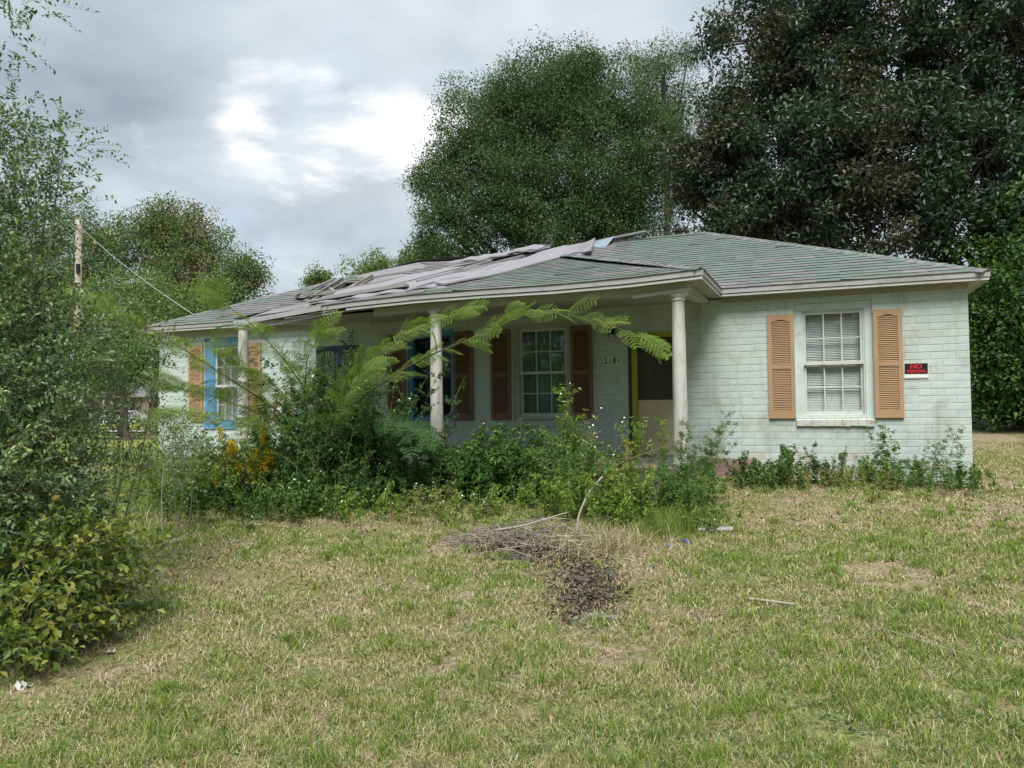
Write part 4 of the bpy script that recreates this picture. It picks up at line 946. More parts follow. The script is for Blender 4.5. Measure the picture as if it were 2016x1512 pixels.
tree('distant_tree', 'far treetop just left of the big oak behind the roof', MID3, 200, 22, .2, .11, L_['far'], (-28.6, 36.9), .3, 112, (.4, .7), -.5, 1)
DARKWOOD = [(6.5, 19, 2.4, 2.4), (4.5, 19, 2.2, 2.2), (9, 19, 3.0, 2.6)]
tree('shadowy_tree', 'deeply shaded thicket beyond the right end of the house, behind the leafy one', DARKWOOD, 800, 18, .19, .10, L_['dark'], (3.5, 20.3), .25, 113, (.35, .8), -.9, 1.2)
tree('background_tree', 'low bushy tree behind the left wall corner beside the lawn', [(-25.5, 9.3, 2.9, .9), (-24.6, 9.9, 2.6, .8), (-26.8, 9.2, 2.8, .9), (-24.4, 9.4, 3.3, .7), (-27.8, 8.8, 3.0, .9)], 560, 22, .13, .065, L_['ragweed'], (-25.6, 9.4), .1, 114, (.25, .5), -.7, .8, 'trees beyond the left lawn', True, 0, 'bushy tree')

def added_shade_treeline():  # unseen row behind the camera, added to darken the porch
    r = np.random.default_rng(120); g = G(); n = 3600; t = r.uniform(-52, 52, n); h = 4+14*r.random(n)**.75*(.75+.25*np.sin(t*.31)+.12*np.sin(t*.9))
    k = r.random(n) < .35; h[k] = r.uniform(.3, 3.5, k.sum()); d = r.normal(size=n)*1.6
    C = np.stack([-2+.93*t+.37*(-24+d)*-1*-1, -31+.37*t+.93*d, h], 1); C[:, 0] = -2+t*.93+9-.37*d
    q = r.normal(size=(n*14, 3)); P = np.repeat(C, 14, 0)+q*.55
    g.leaves(P, q+np.array([0, 0, .3]), r.uniform(.4, .8, len(P)), r.uniform(.25, .5, len(P))); o = g.build('added_shade_treeline', L_['far']); o['kind'] = 'stuff'
added_shade_treeline()

def spray_shrub(name, label, lobes, nspray, nleaf, LL, WW, mat, base, seed, slen=(.18, .42), stems=9, cat='shrub', group=None, twig='paletwig', droop=.25, stem_r=.016, out=.8):
    """shrub made of leafy sprays: every twig carries two rows of small leaves"""
    global RNG
    RNG = np.random.default_rng(seed); r = RNG
    base = np.array([base[0], base[1], float(gz(base[0], base[1]))-.03])
    root = thing(name, label, cat, tuple(base), group)
    wt = np.array([q[4] if len(q) > 4 else 1. for q in lobes]); lob = np.array([q[:4] for q in lobes]); w = lob[:, 3]**2.1*wt; w /= w.sum(); idx = r.choice(len(lob), nspray, p=w)
    d = r.normal(size=(nspray, 3)); d /= np.linalg.norm(d, axis=1)[:, None]
    S = lob[idx, :3]+d*(lob[idx, 3]*r.random(nspray)**.42)[:, None]
    axis = unit_rows(d*out+r.normal(size=d.shape)*.5+np.array([0, 0, .45]))
    keep = S[:, 2] > gz(S[:, 0], S[:, 1])+.03
    S, axis = S[keep], axis[keep]; n = len(S); ln = r.uniform(*slen, n)
    side = unit_rows(np.cross(axis, r.normal(size=axis.shape)))
    t = (np.arange(nleaf)+.5)/nleaf
    P = S[:, None]+axis[:, None]*(ln[:, None]*t)[..., None]-np.array([0, 0, 1.])*(ln[:, None]*droop*t**2)[..., None]
    sg = np.where(np.arange(nleaf) % 2, 1., -1.)
    ax = axis[:, None]*.65+side[:, None]*sg[None, :, None]*.8+r.normal(size=P.shape)*.35
    g = G(); k = n*nleaf; sc_ = r.uniform(.65, 1.25, k)
    g.leaves(P.reshape(-1, 3), ax.reshape(-1, 3), LL*sc_, WW*sc_, .12, .1)
    part('foliage', g, mat, root)
    g = G(); up = np.cross(axis, side); E_ = S+axis*ln[:, None]-np.array([0, 0, 1.])*(ln*droop)[:, None]; rr_ = .0009
    tri = [side, -.5*side+.87*up, -.5*side-.87*up]
    v = np.stack([S+q*rr_*1.6 for q in tri]+[E_+q*rr_*.5 for q in tri], 1).reshape(-1, 3); o = np.arange(n)[:, None]*6
    g.add(v, np.concatenate([o+np.array([a, b_, b_+3, a+3]) for a, b_ in ((0, 1), (1, 2), (2, 0))]))
    for q in range(stems):
        e = lob[q % len(lob), :3]+r.normal(size=3)*.12; s_ = base+np.array([r.normal()*.10, r.normal()*.10, 0])
        m_ = s_*.5+e*.5+np.array([r.normal()*.12, r.normal()*.12, .12*abs(e[2]-s_[2])]); u = np.linspace(0, 1, 9)[:, None]
        bp = s_*(1-u)**2+2*m_*u*(1-u)+e*u**2; g.tube(bp, np.linspace(stem_r, stem_r*.25, 9), 6)
        near = S[np.linalg.norm(S-e, axis=1) < .7]
        for c in near[r.permutation(len(near))[:8]]:
            s2 = bp[r.integers(4, 9)]; m2 = (s2+c)/2+r.normal(size=3)*.05; u5 = np.linspace(0, 1, 5)[:, None]
            g.tube(s2*(1-u5)**2+2*m2*u5*(1-u5)+c*u5**2, np.linspace(stem_r*.28, .002, 5), 4)
    part('stem', g, M[twig], root, True, kind='stuff')
    return root
def unit_rows(a): return a/(np.linalg.norm(a, axis=-1, keepdims=True)+1e-9)

spray_shrub('yaupon_shrub', 'tall small-leaved evergreen shrub filling the left edge of the photo', YAUPON+[q+(.40,) for q in YAUPON_TOP], 4300, 16, .038, .018, L_['yaupon'], (-6.9, -7.8), 201, (.15, .36), 15)
spray_shrub('yaupon_shrub', 'looser small-leaved shrub behind the tall one, opening onto the lawn', YAUPON2, 330, 15, .040, .018, L_['yaupon'], (-7.7, -6.6), 202, (.18, .42), 5, stem_r=.009)
spray_shrub('yaupon_shrub', 'thin leafy sprigs in front of the left wall corner', WALLSPRIGS, 150, 13, .042, .017, L_['yaupon'], (-8.4, -5.05), 203, (.2, .4), 4, stem_r=.007)
spray_shrub('sapling', 'yellow-green broad-leaved seedling clump at the foot of the left shrub', SAPLING, 700, 6, .056, .034, L_['sapling'], (-6.15, -8.05), 204, (.14, .36), 7, cat='seedlings', stem_r=.006)
spray_shrub('sapling', 'darker leafy undergrowth tucked under the tall left shrub', SAPLING2, 480, 7, .055, .032, L_['ragweed'], (-6.55, -7.95), 205, (.12, .28), 5, cat='undergrowth', stem_r=.006)

def weed(name, label, x, y, h, seed, nst=5, spread=.10, lean=(0, 0), leaf='ragweed', LL=.075, WW=.028, nodes=12, per=3, branch=.35, flowers=None, nfl=0, fl=.012, cat='weed', group=None, stem='greenstem', lo=.08, plume=0, sr=.005, splay=.35):
    global RNG
    RNG = np.random.default_rng(seed); r = RNG
    z = float(gz(x, y))-.02; root = thing(name, label, cat, (x, y, z), group)
    P, A, S = [], [], []; fp = []; gs = G()
    def leafy(pts, k0, k, ll):
        n = len(pts)
        for q in range(k):
            t = k0+(1-k0)*(q+r.random()*.8)/k; i = min(n-2, int(t*(n-1))); f = t*(n-1)-i
            p = pts[i]*(1-f)+pts[i+1]*f; d = unit(pts[i+1]-pts[i]); a0 = r.random()*6.28
            s_ = unit(np.cross(d, [.3, .2, .9] if abs(d[2]) < .9 else [1, .2, 0])); u_ = np.cross(d, s_)
            for c in range(per):
                th = a0+c*6.283/per+r.normal()*.3
                P.append(p); A.append(unit(s_*math.cos(th)+u_*math.sin(th)+d*.55+np.array([0, 0, -.15])+r.normal(size=3)*.18)); S.append(ll*r.uniform(.7, 1.2)*(1-.35*t))
    for s_i in range(nst):
        b0 = np.array([x+r.normal()*spread, y+r.normal()*spread, z]); hh = h*r.uniform(.6, 1.02) if s_i else h
        off = np.array([lean[0]*hh/h+r.normal()*splay*hh*.45, lean[1]*hh/h+r.normal()*splay*hh*.45, hh])
        u = np.linspace(0, 1, 8)[:, None]; m_ = b0+off*np.array([.25, .25, .62]); e = b0+off
        pts = b0*(1-u)**2+2*m_*u*(1-u)+e*u**2+r.normal(size=(8, 3))*.008*u
        gs.tube(pts, np.linspace(sr, sr*.35, 8), 5); leafy(pts, lo, nodes, 1.0)
        if flowers: fp.append(pts[-1])
        nb = int(nodes*branch)
        for q in range(nb):
            i = r.integers(2, 7); p0 = pts[i]; th = r.random()*6.28; ln = hh*r.uniform(.14, .34)*(1.1-i/9)
            dv = np.array([math.cos(th)*.75, math.sin(th)*.75, .6]); u5 = np.linspace(0, 1, 5)[:, None]
            bp = p0+dv*ln*u5+np.array([0, 0, -.12*ln])*u5**2
            gs.tube(bp, np.linspace(sr*.45, .0012, 5), 4); leafy(bp, .25, max(3, nodes//3), .72)
            if flowers and r.random() < .7: fp.append(bp[-1])
    P = np.array(P); S = np.array(S); g = G(); g.leaves(P, np.array(A), LL*S*1.15, WW*S*1.2, .10, .22)
    part('foliage', g, L_[leaf], root); part('stem', gs, M[stem], root, True, kind='stuff')
    if flowers and fp:
        g = G(); fp = np.array(fp); fp = fp[r.permutation(len(fp))[:nfl]] if nfl else fp
        for p in fp:
            if plume:
                k = plume; t = r.random(k); q = p+np.stack([r.normal(size=k)*.028*(1-t*.5), r.normal(size=k)*.028*(1-t*.5), -t*.20+.03], 1)
                g.leaves(q, r.normal(size=(k, 3))+np.array([0, 0, .8]), fl*1.6, fl, .2, 0)
            else:
                nrm = unit(np.array([r.normal()*.5, -.7+r.normal()*.4, .7])); a_ = unit(np.cross(nrm, [.2, .1, .9])); b_ = np.cross(nrm, a_)
                th = np.arange(6)*6.283/6; ax = a_*np.cos(th)[:, None]+b_*np.sin(th)[:, None]
                g.leaves(np.repeat(p[None], 6, 0), ax, fl, fl*.75, .05, 0, up=np.repeat(nrm[None], 6, 0))
        part('flowers', g, L_[flowers], root, kind='stuff')
    return root
W = weed
# the overgrown bed in front of the porch, left to right
W('flowering_bush', 'largest dark bush with scattered white flowers beside the small dark window', -7.75, -2.75, 1.95, 301, 58, .46, (0, 0), 'bush', .062, .032, 18, 3, .8, 'white', 42, .017, cat='bush', splay=.5)
W('flowering_bush', 'dark bush with white flowers sprawling in front of the left porch column', -8.75, -2.55, 1.08, 302, 34, 0.40, (0, 0), 'bush', .06, .03, 15, 3, .8, 'white', 20, .015, cat='bush', splay=.5)
W('flowering_bush', 'tall dark bush with white flowers behind the mimosa stems', -8.25, -2.5, 1.55, 312, 40, .36, (0, 0), 'bush', .062, .032, 17, 3, .8, 'white', 26, .016, cat='bush', splay=.4)
W('flowering_bush', 'low dark bush with small white flowers on the edge of the grass', -7.35, -3.45, 0.66, 303, 34, 0.40, (0, 0), 'bush', .055, .03, 12, 3, .7, 'white', 22, .014, cat='bush', splay=.6)
W('shrub', 'blackish green shrub hugging the left side of the middle column foot', -6.95, -2.65, 1.01, 304, 34, 0.34, (0, 0), 'bush', .07, .03, 14, 3, .7, 'white', 7, .013, cat='shrub', splay=.5)
W('shrub', 'low dark undergrowth mound left of the bare earth patch', -8.15, -3.55, 0.55, 305, 31, 0.43, (0, 0), 'bush', .06, .034, 10, 3, .7, cat='shrub', splay=.7)
W('shrub', 'bright green leafy mound below the blue window', -9.5, -3.1, .92, 306, 46, .48, (0, 0), 'bright', .06, .03, 12, 3, .7, cat='shrub', splay=.6)
W('shrub', 'fresh green mound at the front left corner of the bed', -9.05, -3.75, .62, 307, 44, .40, (0, 0), 'bright', .055, .032, 10, 3, .7, 'white', 5, .012, cat='shrub', splay=.7)
W('shrub', 'olive dry-looking weeds below the left end of the house', -11.3, -2.0, 0.58, 308, 31, 0.50, (0, 0), 'olive', .07, .022, 11, 3, .6, cat='weeds', splay=.6)
W('shrub', 'light green weeds at the left wall under the tan shutter', -10.4, -1.2, 0.90, 309, 24, 0.39, (0, 0), 'bright', .07, .026, 13, 3, .6, cat='weeds', splay=.4)
W('shrub', 'dull green weeds in front of the left porch column foot', -9.75, -2.5, 0.95, 310, 24, 0.36, (0, 0), 'ragweed', .065, .026, 13, 3, .6, cat='weeds', splay=.4)
W('shrub', 'brownish olive tangle under the goldenrod', -8.6, -3.0, 0.58, 311, 27, 0.36, (0, 0), 'olive', .055, .026, 11, 3, .7, cat='weeds', splay=.6)
for i, (x, y, h, lb, sd) in enumerate(((-8.62, -3.3, 1.5, 'tallest goldenrod, its yellow plumes against the largest dark bush', 320), (-9.2, -3.3, 1.0, 'shorter goldenrod in front of the left porch column', 321), (-8.55, -3.55, .74, 'lowest goldenrod, at the foot of the largest dark bush', 322))):
    W('goldenrod', lb, x, y, h, sd, 5 if i < 2 else 3, .09, (.05, -.03), 'goldleaf', .07, .014, 22, 2, .25, 'yellow', 14-3*i, .017, 'flowering weed', 'goldenrods in the porch bed', plume=150, splay=.14, sr=.004)
W('shrub', 'leafy mid green weeds just right of the middle column foot', -6.25, -2.75, 0.66, 330, 20, 0.27, (0, 0), 'bush', .075, .036, 11, 3, .6, 'white', 4, .012, cat='weeds', splay=.5)
W('weed', 'bushy upright weed under the left side of the curtained window', -5.85, -2.45, 1.04, 331, 19, 0.22, (0, 0), 'ragweed', .10, .038, 16, 3, .55, 'white', 4, .012, splay=.28)
W('weed', 'bushy upright weed under the middle of the curtained window', -5.3, -2.5, 1.04, 332, 19, 0.22, (0, 0), 'ragweed', .105, .036, 16, 3, .55, splay=.3)
W('weed', 'tall white-flowered weed climbing in front of the shutter left of the door', -4.75, -2.45, 1.51, 333, 7, 0.10, (.12, 0), 'bright', .085, .032, 20, 3, .35, 'white', 12, .014, splay=.14)
W('weed', 'mixed green weeds right of the curtained window', -4.85, -2.75, 0.90, 334, 17, 0.22, (0, 0), 'ragweed', .075, .024, 14, 3, .6, splay=.35)
W('weed', 'thin flowering stalks in front of the wall under the house number', -4.25, -2.7, 1.19, 335, 10, 0.16, (0, 0), 'olive', .055, .014, 13, 2, .5, 'white', 16, .013, splay=.25, sr=.003)
W('weed', 'yellow-tipped weed in front of the plywood door', -3.75, -2.8, 1.11, 336, 9, 0.12, (0, 0), 'bright', .06, .02, 16, 3, .4, 'yellow', 3, .012, plume=45, splay=.18)
W('weed', 'feathery weed rising against the foot of the right porch column', -3.35, -2.75, 1.11, 337, 13, 0.13, (.08, .03), 'ragweed', .055, .012, 20, 3, .6, splay=.22)
W('weed', 'long feathery stalks leaning right from the porch column across the wall', -3.2, -2.4, 1.19, 338, 9, 0.10, (.40, .1), 'ragweed', .05, .010, 20, 3, .7, splay=.22, sr=.0035)
W('weed', 'thick bright green weed in front of the door, nearest the bent pale stick', -3.75, -3.55, 0.66, 339, 32, 0.26, (0, 0), 'bright', .065, .026, 12, 3, .7, splay=.55)
W('weed', 'dense green weed below the right porch column, beside bare soil', -3.25, -3.2, 0.66, 340, 29, 0.22, (0, 0), 'ragweed', .06, .022, 12, 3, .7, 'white', 3, .012, splay=.5)
W('weed', 'bright leafy weed behind the pile of dead sticks', -4.45, -3.35, 0.58, 341, 26, 0.28, (0, 0), 'bright', .06, .022, 11, 3, .7, 'yellow', 3, .012, plume=20, splay=.55)
W('weed', 'low grey-green weed with tiny pale flowers right of the earth patch', -6.05, -3.55, 0.38, 342, 23, 0.26, (0, 0), 'olive', .045, .022, 9, 3, .7, 'white', 26, .010, splay=.7)
W('weed', 'low green carpet of weeds left of the dead sticks', -5.35, -3.45, 0.40, 343, 29, 0.40, (0, 0), 'bright', .055, .022, 9, 3, .6, splay=.7)
W('weed', 'small yellow-green tuft beside the blue litter', -2.98, -3.75, 0.28, 344, 17, 0.12, (0, 0), 'sapling', .04, .02, 8, 3, .6, splay=.8)
W('weed', 'green mass of weeds hiding the porch floor left of the door', -4.35, -2.95, .80, 345, 26, .30, (0, 0), 'ragweed', .07, .026, 14, 3, .6, 'white', 8, .012, splay=.4)
W('weed', 'tangled olive weeds hiding the porch floor before the plywood door', -3.85, -3.05, .78, 346, 22, .24, (0, 0), 'olive', .055, .018, 14, 3, .6, 'white', 10, .012, splay=.4)
W('weed', 'dark leafy weed between the middle column and the curtained window', -6.2, -2.4, .82, 347, 20, .22, (0, 0), 'bush', .075, .034, 13, 3, .6, splay=.4)
W('weed', 'large-leaved dark weed under the curtained window, behind the bushy ones', -5.55, -2.75, .78, 348, 20, .30, (0, 0), 'bush', .085, .036, 13, 3, .6, splay=.4)
W('shrub', 'bright yellow-green mound at the left edge of the bed, nearest the lawn', -9.75, -3.7, .55, 349, 32, .40, (0, 0), 'bright', .06, .034, 11, 3, .7, 'yellow', 3, .01, cat='shrub', plume=10, splay=.6)
W('shrub', 'low dark green mound at the front edge of the bed, below the goldenrod', -8.35, -4.05, .46, 350, 34, .38, (0, 0), 'bush', .058, .032, 10, 3, .7, 'white', 6, .012, cat='shrub', splay=.7)
W('shrub', 'low leafy mound at the front edge of the bed, below the largest bush', -7.45, -3.95, .48, 351, 36, .40, (0, 0), 'ragweed', .06, .032, 10, 3, .7, 'white', 16, .013, cat='shrub', splay=.7)
W('shrub', 'low fresh green weeds beside the bare earth patch in front of the bed', -6.75, -3.75, .40, 352, 28, .34, (0, 0), 'bright', .055, .028, 9, 3, .7, 'white', 8, .012, cat='shrub', splay=.7)
# along the right wall
wall_weeds = [(-2.85, -.75, .50, 'thin dark weed by the pinkish bare bricks', 'bush', 4, .06, .03, .08), (-2.30, -.72, .60, 'bushiest weed at the wall, left of and below the sash window', 'ragweed', 13, .065, .03, .16),
              (-2.02, -.35, .60, 'thin dotted stalk directly right of the bushy wall weed', 'bush', 3, .045, .022, .05), (-1.88, -.42, .40, 'dark narrow weed below the left part of the sill', 'bush', 6, .06, .03, .07), (-1.58, -.42, .52, 'sparse leaning weed under the middle of the sill', 'ragweed', 5, .05, .022, .08),
              (-1.25, -.45, .42, 'green clump below the right end of the sill', 'bright', 10, .055, .026, .14), (-.95, -.5, .86, 'tall climbing weed below the right tan shutter, bent to the sill', 'ragweed', 8, .065, .026, .08),
              (-.62, -.42, .66, 'feathery upright weed below the warning sign', 'ragweed', 6, .05, .014, .09), (-.36, -.42, .82, 'tall airy weed beside the right wall corner', 'bush', 5, .06, .014, .08), (-.15, -.38, .36, 'low leafy weed against the right wall corner', 'ragweed', 9, .05, .026, .12)]
for i, (x, y, h, lb, lf, ns, ll, ww, sp) in enumerate(wall_weeds):
    W('wall_weed', lb, x, y, h, 360+i, ns, sp, ((-.16, .1) if i == 6 else (.10, .05) if i in (4, 8) else (.02, 0)), lf, ll, ww, 13, 3, .45, 'white' if i in (0, 1) else None, 3, .010, 'weed', 'weeds along the right wall', splay=.26, sr=.0035)
W('wall_weed', 'low tangle of brownish weeds along the wall foot right of the sill', -.75, -.5, .40, 380, 60, .42, (0, 0), 'ragweed', .058, .022, 8, 3, .6, cat='weed', group='weeds along the right wall', splay=.8)
W('wall_weed', 'low dark weeds at the wall foot under the left tan shutter', -2.6, -.62, .38, 381, 50, .34, (0, 0), 'bush', .058, .026, 8, 3, .6, cat='weed', group='weeds along the right wall', splay=.8)
W('wall_weed', 'low weeds at the wall foot under the sash window', -1.65, -.55, .34, 382, 50, .38, (0, 0), 'olive', .055, .022, 7, 3, .6, cat='weed', group='weeds along the right wall', splay=.8)
W('hanging_vine', 'dark green vine hanging from the eave beside the small dark window', -9.45, -.12, 2.5, 385, 3, .03, (0, 0), 'bush', .06, .04, 30, 3, .1, cat='vine', splay=.03)

# mimosa: arching stems with feathery fronds
def frond_mesh(length, npairs, seed, mat, big=1.0):
    r = np.random.default_rng(seed); g = G(); n = 9; t = np.linspace(0, 1, n)
    mid = np.stack([t*length, 0.03*length*np.sin(t*3), -.22*length*t**2], 1); g.tube(mid, np.linspace(.0028, .001, n), 4, 1)
    P, A, S = [], [], []
    for k in range(npairs):
        tt = .16+.82*k/(npairs-1); p = np.array([tt*length, .03*length*math.sin(tt*3), -.22*length*tt*tt])
        pl_ = length*(.34*math.sin(math.pi*(.2+.68*tt))+.03)
        for s_ in (-1, 1):
            d = unit([.42, s_*.9, -.10+r.normal()*.06]); m = 9
            for q in range(m):
                u = (q+.7)/m; c = p+d*pl_*u+np.array([0, 0, -.10*pl_*u*u])
                for w in (-1, 1):
                    sd = unit(np.cross([0, 0, 1], d))*w
                    P.append(c); A.append(unit(sd+d*.75+r.normal(size=3)*.08)); S.append(.0250*big*(1-.35*abs(u-.45)))
            g.tube(np.array([p, p+d*pl_*.5-np.array([0, 0, .025*pl_]), p+d*pl_-np.array([0, 0, .10*pl_])]), [.0012, .001, .0006], 3, 1)
    P = np.array(P); S = np.array(S); up = np.tile(np.array([0, 0, 1.]), (len(P), 1))+r.normal(size=P.shape)*.12
    global RNG
    RNG = r; g.leaves(P, np.array(A), S*1.0, S*.40, .0, .05, 0, up=up)
    o = g.build('frond', [mat, M['greenstem']]); me = o.data; bpy.data.objects.remove(o); return me
STEMS = [
 [(-7.99, -3.04, -.1), (-7.89, -3.02, .59), (-7.91, -3.2, 1.12), (-8.11, -3.46, 1.65), (-8.38, -3.8, 2.15), (-8.58, -4.1, 2.39)],
 [(-7.97, -3.03, .1), (-8.07, -3.2, .8), (-8.35, -3.65, 1.2), (-8.75, -4.26, 1.68), (-9.07, -4.72, 2.04), (-9.36, -5.16, 2.29), (-9.54, -5.45, 2.36)],
 [(-7.96, -3.05, .3), (-8.01, -3.18, .8), (-8.18, -3.48, 1.26), (-8.45, -3.81, 1.55), (-8.54, -4.07, 1.76)],
 [(-7.95, -3.02, .1), (-7.73, -3.07, .92), (-7.33, -3.15, 1.47), (-6.79, -3.16, 1.9), (-6.27, -3.07, 2.14), (-5.95, -2.94, 2.24)],
 [(-7.90, -3.05, .3), (-7.64, -3.14, .93), (-7.04, -3.13, 1.37), (-6.4, -3.11, 1.7), (-5.94, -3.04, 1.86), (-5.44, -2.95, 2.05), (-5.0, -2.89, 2.23), (-4.6, -2.73, 2.2), (-4.14, -2.6, 2.05), (-3.66, -2.45, 1.84)],
 [(-7.90, -3.1, .1), (-7.71, -3.16, .34), (-7.4, -3.15, .8), (-6.96, -3.2, .96), (-6.54, -3.24, .8)],
 [(-7.93, -3.08, .2), (-7.62, -3.3, .85), (-7.25, -3.5, 1.3), (-6.95, -3.62, 1.55)],
 [(-7.93, -3.1, .3), (-8.0, -3.3, 1.2), (-7.85, -3.45, 1.75), (-7.6, -3.5, 2.02)],
 [(-7.95, -3.1, .3), (-8.3, -3.5, .95), (-8.75, -4.0, 1.25), (-9.15, -4.4, 1.38)],
 [(-7.93, -3.1, .2), (-8.06, -3.63, .81), (-8.43, -4.11, .95), (-8.76, -4.56, 1.05), (-8.85, -4.71, 1.03)]]
def build_mimosa():
    root = thing('mimosa_sapling', 'sprawling mimosa with long feathery fronds arching across the porch front', 'sapling tree', (-7.97, -3.04, -.12))
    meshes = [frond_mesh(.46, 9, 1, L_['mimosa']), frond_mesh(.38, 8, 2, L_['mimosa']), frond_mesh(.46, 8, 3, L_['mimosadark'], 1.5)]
    r = np.random.default_rng(44); g = G()
    for si, st in enumerate(STEMS):
        st = np.array(st, float); n = 24; d = np.r_[0, np.cumsum(np.linalg.norm(np.diff(st, axis=0), axis=1))]; T = np.linspace(0, d[-1], n)
        pts = np.stack([np.interp(T, d, st[:, k]) for k in range(3)], 1); sm_ = pts.copy(); sm_[1:-1] = (pts[:-2]+pts[1:-1]*2+pts[2:])/4
        g.tube(sm_, np.linspace(.014, .0035, n) if si not in (2, 8, 9) else np.linspace(.008, .003, n), 6)
        step = .10 if si not in (4,) else .11; a = .34*d[-1] if si not in (4, 5) else (.30 if si == 4 else .1)*d[-1]; k = 0
        while a < d[-1]+.01:
            p = np.array([np.interp(a, T, sm_[:, q]) for q in range(3)]); i = min(n-2, int(a/d[-1]*(n-1))); tg = unit(sm_[i+1]-sm_[i])
            endish = a > d[-1]-.22
            for rep in range(4 if endish else (2 if r.random() < .3 else 1)):
                sd = unit(np.cross(tg, [0, 0, 1]))*(1 if (k+rep) % 2 else -1)
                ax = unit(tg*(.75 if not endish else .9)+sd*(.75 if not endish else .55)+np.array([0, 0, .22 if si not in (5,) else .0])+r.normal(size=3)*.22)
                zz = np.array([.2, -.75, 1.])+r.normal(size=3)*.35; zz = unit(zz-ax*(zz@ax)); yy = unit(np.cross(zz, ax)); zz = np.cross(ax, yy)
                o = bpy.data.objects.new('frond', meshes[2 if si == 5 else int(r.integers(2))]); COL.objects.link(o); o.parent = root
                mt = Matrix(((ax[0], yy[0], zz[0]), (ax[1], yy[1], zz[1]), (ax[2], yy[2], zz[2])))
                sc = r.uniform(.62, 1.02)
                o.rotation_euler = mt.to_euler(); o.scale = (sc, sc, sc); o.location = Vector(p)-root.location
            a += step*r.uniform(.75, 1.2); k += 1
    part('stem', g, M['brownstem'], root, True)
build_mimosa()

# ---------------------------------------------------------------- grass and litter of the yard
def clear(x, y): return ~((y > -2.3) & (x > -10.1) & (x < -3.37)) & ~((y > -.05) & (x > HX0) & (x < .03)) & ~(y > 0.0) | (x > .05)
def greenness(x, y):
    g_ = .30*vnoise(x, y, 1.15)+.24*vnoise(x+7, y-3, .42)+.30*vnoise(x-3, y+5, .17)+.2*vnoise(x+1, y+2, .08)+.02
    e = lambda cx, cy, rx, ry: np.exp(-((x-cx)/rx)**2-((y-cy)/ry)**2)
    g_ = g_+.2*e(-5.8, -5.2, 1.6, .6)+.15*e(-2.6, -4.9, .9, .55)+.12*e(-4.2, -8.0, .9, .6)+.22*e(-9, -4.6, 1.4, .7)+.08*e(-1.2, -4.2, 1.2, .5)
    g_ = g_-.40*e(-6.4, -6.2, 1.0, .4)-.55*e(-6.0, -8.3, .7, .55)-.45*e(-3.9, -5.0, .95, .55)-.35*e(-3.4, -6.1, .45, .7)-.3*e(-1.9, -2.2, 1.8, .8)-.3*e(.6, -.2, 1, 2.2)-.35*e(-6.5, -4.35, .8, .22)-.25*e(-2.9, -4.3, .5, .3)-.18*e(-5.5, -7.2, .8, .7)
    return g_
def bare(x, y):
    e = lambda cx, cy, rx, ry: np.exp(-((x-cx)/rx)**2-((y-cy)/ry)**2)
    m = .9*e(-6.3, -6.25, .85, .22)+.9*e(-6.25, -4.38, .5, .13)+.75*e(-6.0, -8.4, .55, .6)+.8*e(-4.1, -5.0, .85, .40)+.8*e(-3.45, -6.0, .36, .65)+.7*e(-2.1, -1.75, .9, .22)+.5*e(-1.2, -7.3, .5, .4)+.45*e(-3.3, -8.1, .4, .3)+.5*e(.8, .5, .8, 1.6)+.5*e(-4.9, -7.6, .35, .25)+.45*e(-7.4, -4.5, .6, .12)
    return m+.55*sm((vnoise(x+11, y+4, .55)-.62)/.2)+.5*sm((vnoise(x-5, y-9, .22)-.70)/.15)-.16+(vnoise(x+3, y-6, .12)-.5)*.5
def scatter(n, seed, near=2.4, far=16):
    """points over the yard, denser near the camera (equal density per picture area is not needed beyond 12 m)"""
    r = np.random.default_rng(seed); out = []
    while sum(len(o) for o in out) < n:
        m = n; d = near*(far/near)**r.random(m); a = r.uniform(-.72, .72, m)
        x = CAM.x+_r.x*d*np.tan(a*.9)+_f.x*d; y = CAM.y+_r.y*d*np.tan(a*.9)+_f.y*d
        k = clear(x, y); out.append(np.stack([x[k], y[k]], 1))
    return np.concatenate(out)[:n], r
def r_bare(x, y, u): return (bare(x, y) < .30) | (u < .05)
def blades(name, n, seed, mat, hmin, hmax, wid, accept, lean=.5, flat=False, far=16, kind='stuff', tallfn=None):
    p, r = scatter(n, seed, far=far); x, y = p[:, 0], p[:, 1]
    k = accept(x, y, r.random(len(x))); x, y = x[k], y[k]; m = len(x); z = gz2(x, y)
    dist = np.hypot(x-CAM.x, y-CAM.y)
    h = r.uniform(hmin, hmax, m)*(tallfn(x, y) if tallfn else 1); w = wid*r.uniform(.7, 1.3, m)*np.clip(dist/4.2, .8, 3)
    th = r.uniform(0, 6.283, m); ph = r.uniform(0, 6.283, m); l = np.abs(r.normal(size=m))*lean+.12
    dx, dy = np.cos(ph)*l, np.sin(ph)*l; sx, sy = np.cos(th)*w/2, np.sin(th)*w/2
    b_ = np.stack([x, y, z-.004 if not flat else z+.006+np.abs(r.normal(size=m))*.010], 1); side = np.stack([sx, sy, np.zeros(m)], 1)
    nm = np.sqrt(1+l*l*.8)
    if flat:
        tip = np.stack([np.cos(ph)*h, np.sin(ph)*h, r.uniform(-.012, .035, m)], 1); md = tip*.5+np.stack([0*x, 0*x, r.uniform(0, .012, m)], 1)
        side = np.stack([-np.sin(ph)*w/2, np.cos(ph)*w/2, np.zeros(m)], 1)
    else:
        tip = np.stack([dx*h, dy*h, h/nm], 1); md = np.stack([dx*h*.32, dy*h*.32, h*.58/nm], 1)
    v = np.stack([b_-side, b_+side, b_+md+side*.75, b_+md-side*.75, b_+tip], 1).reshape(-1, 3); o = np.arange(m)[:, None]*5
    g = G(); g.add(v, o+np.array([0, 1, 2, 3])); g.f.append((o+np.array([3, 2, 4]), 0))
    ob = g.build(name, mat); ob['kind'] = kind; return ob
